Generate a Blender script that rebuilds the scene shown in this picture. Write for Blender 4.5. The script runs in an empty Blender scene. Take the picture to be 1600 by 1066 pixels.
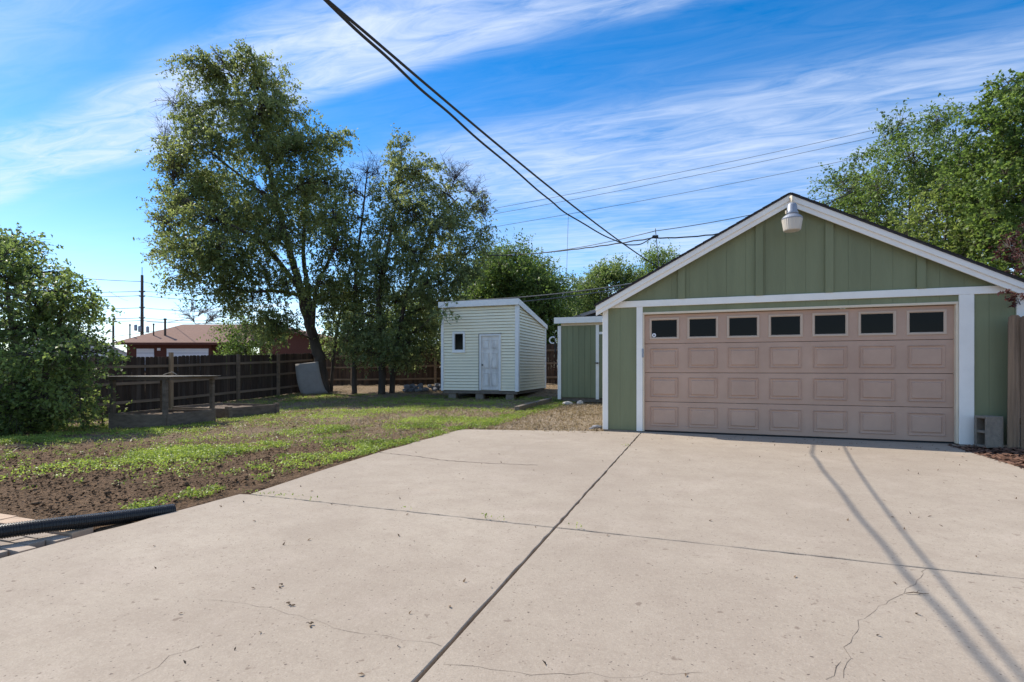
import bpy, math, random
import numpy as np
from mathutils import Vector, Matrix
random.seed(7); rng = np.random.default_rng(7)
sc = bpy.context.scene
C = sc.collection
R = math.radians
# ------------------------------------------------------------------ camera
YAW = R(19.7); CS, SN = math.cos(YAW), math.sin(YAW); FPX = 820.0; CH = 1.17
cam = bpy.data.cameras.new('camera'); cam.lens = FPX/1600*36; cam.sensor_width = 36
cam.shift_y = 42/1600; cam.clip_end = 3000; cam.clip_start = 0.05
co = bpy.data.objects.new('camera', cam); C.objects.link(co)
co.location = (0, 0, CH); co.rotation_euler = (R(90), 0, YAW); sc.camera = co
# ------------------------------------------------------------------ light
SUN_E = R(46); SH = R(-12.5)                      # elevation; heading of the shadows from +X
Ldir = Vector((math.cos(SH)*math.cos(SUN_E), math.sin(SH)*math.cos(SUN_E), -math.sin(SUN_E)))
sl = bpy.data.lights.new('sun', 'SUN'); sl.energy = 3.1; sl.angle = R(0.53); sl.color = (1, .93, .82)
so = bpy.data.objects.new('sun', sl); C.objects.link(so); so.rotation_euler = Ldir.to_track_quat('-Z', 'Y').to_euler()
w = bpy.data.worlds.new('World'); sc.world = w; w.use_nodes = True
SKY_STRENGTH = 0.15; EXPOSURE = 0.92
sc.render.engine = 'CYCLES'; sc.cycles.max_bounces = 6; sc.cycles.diffuse_bounces = 4; sc.cycles.transmission_bounces = 2; sc.cycles.glossy_bounces = 2
sc.view_settings.view_transform = 'Standard'; sc.view_settings.look = 'None'
sc.view_settings.exposure = EXPOSURE; sc.view_settings.gamma = 1; sc.view_settings.use_curve_mapping = False
def build_world():
    nt = w.node_tree; N = nt.nodes; L = nt.links; N.clear()
    out = N.new('ShaderNodeOutputWorld'); bg = N.new('ShaderNodeBackground'); bg.inputs[1].default_value = SKY_STRENGTH
    sky = N.new('ShaderNodeTexSky'); sky.sky_type = 'NISHITA'; sky.sun_disc = False
    sky.sun_elevation = SUN_E; sky.sun_rotation = math.atan2(-Ldir.x, -Ldir.y)
    sky.altitude = 1600; sky.air_density = 1.0; sky.dust_density = 0.5; sky.ozone_density = 2.0
    hsv = N.new('ShaderNodeHueSaturation'); hsv.inputs['Saturation'].default_value = 1.55; hsv.inputs['Value'].default_value = .75
    L.new(sky.outputs[0], hsv.inputs['Color'])
    HS = hsv
    tc = N.new('ShaderNodeTexCoord'); sep = N.new('ShaderNodeSeparateXYZ'); L.new(tc.outputs['Generated'], sep.inputs[0])
    def m(op, a, b=None, c=None, clamp=False):
        n = N.new('ShaderNodeMath'); n.operation = op; n.use_clamp = clamp
        for i, v in enumerate((a, b, c)):
            if v is None: continue
            if isinstance(v, (int, float)): n.inputs[i].default_value = v
            else: L.new(v, n.inputs[i])
        return n.outputs[0]
    sr = N.new('ShaderNodeMapRange'); sr.inputs[1].default_value = .02; sr.inputs[2].default_value = .5; sr.inputs[3].default_value = 1.14; sr.inputs[4].default_value = 1.5; L.new(sep.outputs[2], sr.inputs[0]); L.new(sr.outputs[0], HS.inputs['Saturation'])
    zc = m('MAXIMUM', sep.outputs[2], 0.06)
    X = m('DIVIDE', sep.outputs[0], zc); Y = m('DIVIDE', sep.outputs[1], zc)
    def noise(sx, sy, scale, det, rough, dist, off):
        cb = N.new('ShaderNodeCombineXYZ'); L.new(m('MULTIPLY', X, sx), cb.inputs[0]); L.new(m('MULTIPLY', Y, sy), cb.inputs[1]); cb.inputs[2].default_value = off
        n = N.new('ShaderNodeTexNoise'); n.inputs['Scale'].default_value = scale; n.inputs['Detail'].default_value = det
        n.inputs['Roughness'].default_value = rough; n.inputs['Distortion'].default_value = dist; L.new(cb.outputs[0], n.inputs['Vector']); return n.outputs[0]
    warp = m('MULTIPLY', m('SUBTRACT', noise(.7, 1, 1.1, 2, .5, 0, 3.1), .5), .34)
    bend = m('MULTIPLY', m('MAXIMUM', m('SUBTRACT', -1.2, X), 0), 0.15)
    Yp = m('PINGPONG', m('ADD', m('SUBTRACT', Y, bend), warp), 3.6)
    ramp = N.new('ShaderNodeValToRGB'); cr = ramp.color_ramp; cr.interpolation = 'EASE'
    L.new(m('DIVIDE', Yp, 3.6), ramp.inputs[0])
    prof = [(0, .8), (.7, .6), (1.10, .10), (1.27, 1.0), (1.47, .95), (1.60, .10), (1.85, .16), (2.10, .66), (2.5, .8), (3.0, .7), (3.6, .5)]
    while len(cr.elements) > 2: cr.elements.remove(cr.elements[-1])
    for i, (y, v) in enumerate(prof):
        e = cr.elements[i] if i < 2 else cr.elements.new(y/3.6)
        e.position = y/3.6; e.color = (v, v, v, 1)
    fine = noise(1.0, 4.2, 2.6, 11, .66, 1.0, 0.4)
    broad = noise(.55, .9, 1.3, 4, .5, .3, 8.0)
    mr = N.new('ShaderNodeMapRange'); mr.inputs[1].default_value = .30; mr.inputs[2].default_value = .68; L.new(fine, mr.inputs[0])
    mb = N.new('ShaderNodeMapRange'); mb.inputs[1].default_value = .34; mb.inputs[2].default_value = .58; L.new(broad, mb.inputs[0])
    dens = m('MULTIPLY', ramp.outputs[0], m('ADD', m('MULTIPLY', mr.outputs[0], .65), m('MULTIPLY', mb.outputs[0], .40)))
    edge = N.new('ShaderNodeMapRange'); edge.interpolation_type = 'SMOOTHSTEP'; edge.inputs[1].default_value = -2.3; edge.inputs[2].default_value = -.7; edge.inputs[3].default_value = .12; L.new(X, edge.inputs[0])
    far = N.new('ShaderNodeMapRange'); far.interpolation_type = 'SMOOTHSTEP'; far.inputs[1].default_value = 1.62; far.inputs[2].default_value = 1.8; L.new(Yp, far.inputs[0])
    lim = m('ADD', m('MULTIPLY', far.outputs[0], edge.outputs[0]), m('SUBTRACT', 1, far.outputs[0]))
    dens = m('MULTIPLY', m('MULTIPLY', dens, lim), .74, clamp=True)
    mx = N.new('ShaderNodeMix'); mx.data_type = 'RGBA'; L.new(dens, mx.inputs[0]); L.new(hsv.outputs[0], mx.inputs[6]); mx.inputs[7].default_value = (3.45, 3.75, 4.3, 1)
    L.new(mx.outputs[2], bg.inputs[0]); L.new(bg.outputs[0], out.inputs[0])
build_world()
# ------------------------------------------------------------------ helpers
def at(px, py, d):
    """a point d metres in front of the viewpoint, seen in direction px, py (1600-wide survey photo)"""
    r = (px-800)/FPX*d; u = (575-py)/FPX*d
    return Vector((r*CS-d*SN, r*SN+d*CS, CH+u))
class MB:
    def __init__(s): s.v = []; s.f = []
    def add(s, vs, fs):
        o = len(s.v); s.v.extend([tuple(v) for v in vs]); s.f.extend([tuple(i+o for i in f) for f in fs]); return s
    def box(s, x0, x1, y0, y1, z0, z1, M=None):
        vs = [Vector(p) for p in ((x0,y0,z0),(x1,y0,z0),(x1,y1,z0),(x0,y1,z0),(x0,y0,z1),(x1,y0,z1),(x1,y1,z1),(x0,y1,z1))]
        if M: vs = [M @ v for v in vs]
        return s.add(vs, [(3,2,1,0),(4,5,6,7),(0,1,5,4),(1,2,6,5),(2,3,7,6),(3,0,4,7)])
    def prism_xz(s, poly, y0, y1):                 # polygon in x,z counter-clockwise seen from -Y, pushed along Y
        n = len(poly)
        vs = [(x, y0, z) for x, z in poly]+[(x, y1, z) for x, z in poly]
        return s.add(vs, [tuple(range(n)), tuple(range(2*n-1, n-1, -1))]+[(i, i+n, (i+1) % n+n, (i+1) % n) for i in range(n)])
    def prism_yz(s, poly, x0, x1):
        n = len(poly)
        vs = [(x0, y, z) for y, z in poly]+[(x1, y, z) for y, z in poly]
        return s.add(vs, [tuple(range(n-1, -1, -1)), tuple(range(n, 2*n))]+[(i, (i+1) % n, (i+1) % n+n, i+n) for i in range(n)])
    def prism_xy(s, poly, z0, z1):
        n = len(poly)
        vs = [(x, y, z0) for x, y in poly]+[(x, y, z1) for x, y in poly]
        return s.add(vs, [tuple(range(n-1, -1, -1)), tuple(range(n, 2*n))]+[(i, (i+1) % n, (i+1) % n+n, i+n) for i in range(n)])
    def tube(s, pts, rad, n=8, cap=True):
        pts = [Vector(p) for p in pts]; k = len(pts); o = len(s.v)
        if not hasattr(rad, '__len__'): rad = [rad]*k
        up = None
        for i, p in enumerate(pts):
            t = (pts[min(i+1, k-1)]-pts[max(i-1, 0)])
            if t.length < 1e-9: t = Vector((0, 0, 1))
            t.normalize()
            if up is None: up = t.orthogonal().normalized()
            up = (up-t*up.dot(t)); up = up.normalized() if up.length > 1e-6 else t.orthogonal().normalized()
            b = t.cross(up)
            for j in range(n):
                a = 2*math.pi*j/n; s.v.append(tuple(p+(up*math.cos(a)+b*math.sin(a))*rad[i]))
        for i in range(k-1):
            for j in range(n):
                a, b2 = o+i*n+j, o+i*n+(j+1) % n
                s.f.append((a, b2, b2+n, a+n))
        if cap:
            s.f.append(tuple(o+j for j in range(n-1, -1, -1))); s.f.append(tuple(o+(k-1)*n+j for j in range(n)))
        return s
    def lathe(s, prof, n=24, cx=0, cy=0, cz=0, rib=0):   # prof: (r, z) from bottom up
        o = len(s.v); k = len(prof)
        for r, z in prof:
            for j in range(n):
                a = 2*math.pi*j/n; rr = r*(1+(rib if j % 2 else 0)); s.v.append((cx+rr*math.cos(a), cy+rr*math.sin(a), cz+z))
        for i in range(k-1):
            for j in range(n):
                a, b = o+i*n+j, o+i*n+(j+1) % n; s.f.append((a, b, b+n, a+n))
        s.f.append(tuple(o+j for j in range(n-1, -1, -1))); s.f.append(tuple(o+(k-1)*n+j for j in range(n)))
        return s
    def rock(s, c, r, sx=1, sy=1, sz=.7, seed=0):
        q = random.Random(seed); t = (1+5**.5)/2
        V = [(-1,t,0),(1,t,0),(-1,-t,0),(1,-t,0),(0,-1,t),(0,1,t),(0,-1,-t),(0,1,-t),(t,0,-1),(t,0,1),(-t,0,-1),(-t,0,1)]
        F = [(0,11,5),(0,5,1),(0,1,7),(0,7,10),(0,10,11),(1,5,9),(5,11,4),(11,10,2),(10,7,6),(7,1,8),(3,9,4),(3,4,2),(3,2,6),(3,6,8),(3,8,9),(4,9,5),(2,4,11),(6,2,10),(8,6,7),(9,8,1)]
        vs = []
        for v in V:
            d = Vector(v).normalized()*r*q.uniform(.7, 1.15); vs.append((c[0]+d.x*sx, c[1]+d.y*sy, c[2]+d.z*sz))
        return s.add(vs, F)
    def mesh(s, name, smooth=False):
        me = bpy.data.meshes.new(name); me.from_pydata(s.v, [], s.f); me.update()
        if smooth: me.polygons.foreach_set('use_smooth', [True]*len(me.polygons))
        return me
    def build(s, name, mat, parent=None, smooth=False):
        return link(name, s.mesh(name, smooth), mat, parent)
def link(name, me, mat, parent=None):
    if mat and not me.materials: me.materials.append(mat)
    o = bpy.data.objects.new(name, me); C.objects.link(o)
    if parent: o.parent = parent
    if parent and parent.type == 'EMPTY': o.matrix_parent_inverse = Matrix.Translation(-Vector(parent.location))
    return o
def tag(o, label=None, cat=None, group=None, kind=None):
    for k, v in (('label', label), ('category', cat), ('group', group), ('kind', kind)):
        if v: o[k] = v
    return o
def empty(name, loc, label, cat, group=None):
    o = bpy.data.objects.new(name, None); C.objects.link(o); o.location = loc; o.empty_display_size = .2
    return tag(o, label, cat, group)
def bevel(o, wd=.006, seg=1):
    b = o.modifiers.new('bevel', 'BEVEL'); b.width = wd; b.segments = seg; b.limit_method = 'ANGLE'; return o
# value noise for terrain
_lat = np.random.default_rng(3).random((256, 256))
def vn(x, y):
    xi = np.floor(x).astype(int); yi = np.floor(y).astype(int); fx = x-xi; fy = y-yi
    fx = fx*fx*(3-2*fx); fy = fy*fy*(3-2*fy); a = xi & 255; b = yi & 255; a1 = (a+1) & 255; b1 = (b+1) & 255
    return (_lat[a, b]*(1-fx)+_lat[a1, b]*fx)*(1-fy)+(_lat[a, b1]*(1-fx)+_lat[a1, b1]*fx)*fy
def fbm(x, y, o=4):
    r = 0; amp = .5
    for k in range(o): r = r+amp*vn(x*2**k+17.3*k, y*2**k+5.1*k); amp *= .5
    return r
def sm(a, b, x):
    t = np.clip((np.asarray(x, float)-a)/(b-a), 0, 1); return t*t*(3-2*t)
# ------------------------------------------------------------------ materials
def mat(name, col, rough=.8, var=.12, scale=6, stretch=(1, 1, 1), bump=.0, bscale=None, col2=None, spec=.3, metal=0, stain=None, stain_scale=1.2, stain_lo=.5, stain_hi=.7, objrand=0):
    m = bpy.data.materials.new(name); m.use_nodes = True; nt = m.node_tree; N = nt.nodes; L = nt.links
    b = N['Principled BSDF']; b.inputs['Roughness'].default_value = rough; b.inputs['Metallic'].default_value = metal
    b.inputs['Specular IOR Level'].default_value = spec
    tc = N.new('ShaderNodeTexCoord'); mp = N.new('ShaderNodeMapping'); mp.inputs['Scale'].default_value = stretch
    L.new(tc.outputs['Object'], mp.inputs[0]); vec = mp.outputs[0]
    oi = N.new('ShaderNodeObjectInfo')
    if objrand:
        ad = N.new('ShaderNodeVectorMath'); ad.operation = 'ADD'; sc_ = N.new('ShaderNodeVectorMath'); sc_.operation = 'SCALE'; sc_.inputs['Scale'].default_value = 37
        cb = N.new('ShaderNodeCombineXYZ')
        for i in range(3): L.new(oi.outputs['Random'], cb.inputs[i])
        L.new(cb.outputs[0], sc_.inputs[0]); L.new(vec, ad.inputs[0]); L.new(sc_.outputs[0], ad.inputs[1]); vec = ad.outputs[0]
    n = N.new('ShaderNodeTexNoise'); n.inputs['Scale'].default_value = scale; n.inputs['Detail'].default_value = 6; n.inputs['Roughness'].default_value = .62; L.new(vec, n.inputs['Vector'])
    mr = N.new('ShaderNodeMapRange'); mr.inputs[1].default_value = .3; mr.inputs[2].default_value = .7; L.new(n.outputs[0], mr.inputs[0])
    mx = N.new('ShaderNodeMix'); mx.data_type = 'RGBA'; L.new(mr.outputs[0], mx.inputs[0])
    c2 = col2 or tuple(min(1, c*(1+var)) for c in col); c1 = col if col2 else tuple(c*(1-var) for c in col)
    mx.inputs[6].default_value = (*c1, 1); mx.inputs[7].default_value = (*c2, 1); cur = mx.outputs[2]
    if stain:
        n2 = N.new('ShaderNodeTexNoise'); n2.inputs['Scale'].default_value = stain_scale; n2.inputs['Detail'].default_value = 7; n2.inputs['Roughness'].default_value = .65; L.new(vec, n2.inputs['Vector'])
        m2 = N.new('ShaderNodeMapRange'); m2.inputs[1].default_value = stain_lo; m2.inputs[2].default_value = stain_hi; L.new(n2.outputs[0], m2.inputs[0])
        x2 = N.new('ShaderNodeMix'); x2.data_type = 'RGBA'; L.new(m2.outputs[0], x2.inputs[0]); L.new(cur, x2.inputs[6]); x2.inputs[7].default_value = (*stain, 1); cur = x2.outputs[2]
    if objrand:
        hs = N.new('ShaderNodeHueSaturation'); mv = N.new('ShaderNodeMapRange'); mv.inputs[3].default_value = 1-objrand; mv.inputs[4].default_value = 1+objrand
        L.new(oi.outputs['Random'], mv.inputs[0]); L.new(mv.outputs[0], hs.inputs['Value']); L.new(cur, hs.inputs['Color']); cur = hs.outputs[0]
    L.new(cur, b.inputs['Base Color'])
    if bump:
        nb = N.new('ShaderNodeTexNoise'); nb.inputs['Scale'].default_value = bscale or scale*4; nb.inputs['Detail'].default_value = 5; L.new(vec, nb.inputs['Vector'])
        bp = N.new('ShaderNodeBump'); bp.inputs['Strength'].default_value = bump; bp.inputs['Distance'].default_value = .02; L.new(nb.outputs[0], bp.inputs['Height']); L.new(bp.outputs[0], b.inputs['Normal'])
    return m
def leaf_mat(name, lo, hi, trans=.4):
    m = bpy.data.materials.new(name); m.use_nodes = True; nt = m.node_tree; N = nt.nodes; L = nt.links
    b = N['Principled BSDF']; b.inputs['Roughness'].default_value = .5; b.inputs['Specular IOR Level'].default_value = .35
    a = N.new('ShaderNodeAttribute'); a.attribute_name = 'tint'
    mx = N.new('ShaderNodeMix'); mx.data_type = 'RGBA'; L.new(a.outputs['Fac'], mx.inputs[0]); mx.inputs[6].default_value = (*lo, 1); mx.inputs[7].default_value = (*hi, 1)
    L.new(mx.outputs[2], b.inputs['Base Color'])
    t = N.new('ShaderNodeBsdfTranslucent'); g = N.new('ShaderNodeHueSaturation'); g.inputs['Saturation'].default_value = 1.1; g.inputs['Value'].default_value = 1.9
    L.new(mx.outputs[2], g.inputs['Color']); L.new(g.outputs[0], t.inputs['Color'])
    ms = N.new('ShaderNodeMixShader'); ms.inputs[0].default_value = trans; L.new(b.outputs[0], ms.inputs[1]); L.new(t.outputs[0], ms.inputs[2])
    L.new(ms.outputs[0], N['Material Output'].inputs['Surface']); return m
M = {}
M['green'] = mat('green_paint', (.212, .226, .126), .7, .12, 3, (1, 1, .12), .15, 60, stain=(.236, .245, .142), stain_scale=.9, stain_lo=.5, stain_hi=.8)
M['greenback'] = mat('green_paint_groove', (.18, .195, .11), .8, .05)
M['white'] = mat('white_trim_paint', (.90, .855, .78), .55, .05, 3, (1, 1, 1), .06, 40, stain=(.80, .75, .66), stain_scale=1.5, stain_lo=.58, stain_hi=.8)
M['beige'] = mat('beige_trim', (.74, .62, .46), .6, .05)
M['door'] = mat('garage_door_paint', (.505, .335, .245), .55, .07, 2.5, (1, 1, 1), .08, 120, stain=(.44, .285, .21), stain_scale=.7, stain_lo=.5, stain_hi=.75)
M['doorframe'] = mat('window_frame_vinyl', (.57, .43, .32), .5, .03)
M['glass'] = mat('dark_glass', (.008, .008, .008), .08, .1, 2, spec=.10)
M['dark'] = mat('dark_rubber', (.02, .02, .02), .7, .1)
M['shingle'] = mat('dark_shingle', (.045, .042, .045), .9, .3, 20, bump=.5)
M['galv'] = mat('galvanised_metal', (.30, .32, .36), .5, .1, 8, metal=.4)
M['lens'] = mat('ribbed_lens_plastic', (.60, .54, .46), .3, .04)
M['cinder'] = mat('concrete_block_grey', (.25, .21, .165), .95, .18, 14, bump=.6, bscale=90)
M['siding'] = mat('cream_vinyl_siding', (.93, .85, .63), .5, .03, 1.5, (1, 1, 1), stain=(.88, .80, .59), stain_scale=1.1, stain_lo=.5, stain_hi=.75)
M['shedcore'] = mat('siding_shadow_gap', (.40, .36, .28), .8, .1)
M['shedwhite'] = mat('shed_white_trim', (.86, .84, .80), .5, .05)
M['olddoor'] = mat('weathered_door_paint', (.80, .76, .70), .65, .12, 5, (1, 1, .4), .1, 20, stain=(.60, .55, .50), stain_scale=3, stain_lo=.5, stain_hi=.68)
M['oldwood'] = mat('grey_old_wood', (.175, .145, .115), .9, .3, 3, (4, 4, 4), .5, 30, objrand=.15)
M['picket'] = mat('fence_wood', (.058, .037, .025), .9, .35, 2.2, (6, 6, .5), .4, 10, objrand=.35, stain=(.09, .07, .055), stain_scale=1.0, stain_lo=.5, stain_hi=.75)
M['picket2'] = mat('fence_wood_red', (.080, .048, .032), .9, .35, 2.2, (6, 6, .5), .4, 10, objrand=.4, stain=(.07, .05, .04), stain_scale=1.0, stain_lo=.5, stain_hi=.72)
M['rail'] = mat('fence_rail_wood', (.22, .155, .105), .9, .25, 2, (1, .6, 6), .3, objrand=.15)
M['postnew'] = mat('newer_post_wood', (.33, .215, .125), .85, .2, 3, (5, 5, .6), .3)
M['greyfence'] = mat('sunbleached_fence_wood', (.20, .135, .088), .9, .45, 3, (8, 8, .35), .5, 14, objrand=.2, stain=(.27, .175, .105), stain_scale=.8, stain_lo=.48, stain_hi=.7)
M['bedwood'] = mat('raised_bed_board', (.15, .118, .09), .9, .35, 2, (2, 2, 8), .5, 18, objrand=.15)
M['soil'] = mat('bed_soil', (.17, .125, .09), .95, .4, 9, bump=.6)
M['pipe'] = mat('black_corrugated_plastic', (.013, .014, .016), .38, .15, 10, spec=.5)
M['paver'] = mat('grey_paver', (.35, .285, .225), .9, .2, 7, bump=.3, objrand=.15)
M['paver2'] = mat('tan_paver', (.50, .36, .25), .9, .2, 7, bump=.3, objrand=.12)
M['joint'] = mat('joint_dirt', (.05, .04, .03), .95, .4, 20)
M['crack'] = mat('crack_dark', (.11, .085, .065), .95, .3, 20)
M['bark'] = mat('bark', (.075, .060, .048), .95, .4, 5, (1, 1, .25), .8, 18)
M['bark2'] = mat('grey_twig_bark', (.17, .145, .13), .95, .3, 5)
M['mat'] = mat('worn_grey_sheet', (.33, .30, .275), .85, .12, 3)
M['rockw'] = mat('pale_rock', (.52, .48, .43), .9, .2, 10, bump=.4)
M['rockg'] = mat('blue_grey_rock', (.20, .20, .215), .9, .3, 10, bump=.4, objrand=.2)
M['mulch'] = mat('red_brown_mulch', (.11, .055, .038), .95, .5, 18, bump=.7)
M['chip'] = mat('bark_chip', (.16, .085, .055), .95, .5, 9)
M['brownwall'] = mat('brown_brick_wall', (.11, .042, .030), .9, .15, 12)
M['brownroof'] = mat('brown_shingle', (.26, .155, .115), .95, .12, 5, bump=.3, bscale=30)
M['whitedoor'] = mat('white_metal_door', (.78, .78, .80), .5, .03)
M['housewhite'] = mat('pale_house_wall', (.62, .64, .68), .8, .04)
M['greyroof'] = mat('grey_shingle', (.40, .38, .38), .95, .1, 8)
M['pole'] = mat('utility_pole_wood', (.07, .055, .045), .95, .3, 4, (1, 1, .2))
M['cable'] = mat('cable_black', (.025, .026, .026), .6, .1)
M['cableg'] = mat('cable_grey', (.14, .15, .16), .6, .1)
M['twine'] = mat('grey_panel_top', (.27, .24, .20), .9, .3, 6, bump=.4)
M['debris'] = mat('dead_leaf', (.15, .10, .06), .9, .4, 9)
M['black'] = mat('black_metal', (.02, .02, .02), .4, .1)
M['navy'] = mat('dark_blue_siding', (.05, .06, .08), .8, .1)
M['elm'] = leaf_mat('elm_leaf', (.10, .13, .042), (.28, .315, .12), .50)
M['elm2'] = leaf_mat('grey_elm_leaf', (.10, .13, .048), (.28, .315, .135), .50)
M['bush'] = leaf_mat('bush_leaf', (.085, .125, .038), (.23, .29, .095), .45)
M['maple'] = leaf_mat('maple_leaf', (.066, .108, .028), (.195, .265, .072), .45)
M['bright'] = leaf_mat('bright_leaf', (.10, .145, .038), (.26, .31, .095), .45)
M['plum'] = leaf_mat('plum_leaf', (.055, .022, .020), (.13, .05, .04), .3)
M['weed'] = leaf_mat('weed_leaf', (.13, .18, .035), (.36, .44, .10), .35)
M['straw'] = leaf_mat('dry_grass', (.16, .12, .07), (.34, .265, .155), .25)
def ground_mat():
    m = bpy.data.materials.new('yard_soil'); m.use_nodes = True; nt = m.node_tree; N = nt.nodes; L = nt.links
    b = N['Principled BSDF']; b.inputs['Roughness'].default_value = .95; b.inputs['Specular IOR Level'].default_value = .1
    tc = N.new('ShaderNodeTexCoord')
    def noise(s, d=8, r=.65):
        n = N.new('ShaderNodeTexNoise'); n.inputs['Scale'].default_value = s; n.inputs['Detail'].default_value = d; n.inputs['Roughness'].default_value = r; L.new(tc.outputs['Object'], n.inputs['Vector']); return n.outputs[0]
    def rng_(v, a, b_):
        q = N.new('ShaderNodeMapRange'); q.inputs[1].default_value = a; q.inputs[2].default_value = b_; L.new(v, q.inputs[0]); return q.outputs[0]
    def mix(f, a, c):
        x = N.new('ShaderNodeMix'); x.data_type = 'RGBA'; L.new(f, x.inputs[0])
        for i, v in ((6, a), (7, c)):
            if isinstance(v, tuple): x.inputs[i].default_value = (*v, 1)
            else: L.new(v, x.inputs[i])
        return x.outputs[2]
    dirt = mix(rng_(noise(14, 10, .75), .38, .64), (.052, .034, .021), (.26, .17, .105))
    dirt = mix(rng_(noise(45, 4), .45, .75), dirt, (.30, .185, .105))
    dry = mix(rng_(noise(30, 6), .35, .65), (.20, .14, .09), (.40, .31, .205))
    at_ = N.new('ShaderNodeAttribute'); at_.attribute_name = 'dryness'
    L.new(mix(at_.outputs['Fac'], dirt, dry), b.inputs['Base Color'])
    bp = N.new('ShaderNodeBump'); bp.inputs['Strength'].default_value = 1.0; bp.inputs['Distance'].default_value = .06; L.new(noise(38, 6), bp.inputs['Height']); L.new(bp.outputs[0], b.inputs['Normal'])
    return m
def concrete_mat():
    m = bpy.data.materials.new('driveway_concrete'); m.use_nodes = True; nt = m.node_tree; N = nt.nodes; L = nt.links
    b = N['Principled BSDF']; b.inputs['Roughness'].default_value = .88; b.inputs['Specular IOR Level'].default_value = .25
    tc = N.new('ShaderNodeTexCoord')
    def noise(s, d=8, r=.6, off=0):
        mp = N.new('ShaderNodeMapping'); mp.inputs['Location'].default_value = (off, off, 0); L.new(tc.outputs['Object'], mp.inputs[0])
        n = N.new('ShaderNodeTexNoise'); n.inputs['Scale'].default_value = s; n.inputs['Detail'].default_value = d; n.inputs['Roughness'].default_value = r; L.new(mp.outputs[0], n.inputs['Vector']); return n.outputs[0]
    def rng_(v, a, b_, hi=1):
        q = N.new('ShaderNodeMapRange'); q.inputs[1].default_value = a; q.inputs[2].default_value = b_; q.inputs[4].default_value = hi; L.new(v, q.inputs[0]); return q.outputs[0]
    def mix(f, a, c):
        x = N.new('ShaderNodeMix'); x.data_type = 'RGBA'; L.new(f, x.inputs[0])
        for i, v in ((6, a), (7, c)):
            if isinstance(v, tuple): x.inputs[i].default_value = (*v, 1)
            else: L.new(v, x.inputs[i])
        return x.outputs[2]
    c = mix(rng_(noise(.7), .35, .65), (.372, .310, .240), (.440, .372, .292))
    c = mix(rng_(noise(3.2, 8, .7, 4), .45, .72, .6), c, (.29, .23, .178)); c = mix(rng_(noise(9, 8, .75, 14), .5, .75, .45), c, (.27, .215, .165)); c = mix(rng_(noise(.45, 5, .65, 55), .42, .68, .55), c, (.30, .242, .188)); c = mix(rng_(noise(1.7, 6, .6, 31), .55, .75, .5), c, (.48, .40, .325))       # blotches
    c = mix(rng_(noise(26, 6, .8, 77), .46, .68, .5), c, (.285, .236, .182)); c = mix(rng_(noise(48, 4, .8, 91), .5, .7, .5), c, (.47, .395, .315)); c = mix(rng_(noise(130, 3, .7), .45, .75, .65), c, (.28, .215, .165))              # sand grain
    c = mix(rng_(noise(90, 3, .7, 9), .55, .8, .4), c, (.50, .41, .33))
    c = mix(rng_(noise(16, 2, .5, 7), .68, .74, .6), c, (.16, .115, .085)); c = mix(rng_(noise(33, 2, .5, 21), .70, .74, .6), c, (.15, .11, .08)); c = mix(rng_(noise(55, 1, .5, 3), .70, .74, .8), c, (.10, .075, .06))           # specks
    c = mix(rng_(noise(1.1, 2, .5, 2.6), .70, .80, .35), c, (.50, .27, .16))          # rust spots
    L.new(c, b.inputs['Base Color'])
    bp = N.new('ShaderNodeBump'); bp.inputs['Strength'].default_value = .25; bp.inputs['Distance'].default_value = .01; L.new(noise(70, 5), bp.inputs['Height']); L.new(bp.outputs[0], b.inputs['Normal'])
    return m
M['gravel'] = mat('tan_gravel', (.34, .27, .20), .95, .35, 9)
M['ground'] = ground_mat(); M['concrete'] = concrete_mat()
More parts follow.
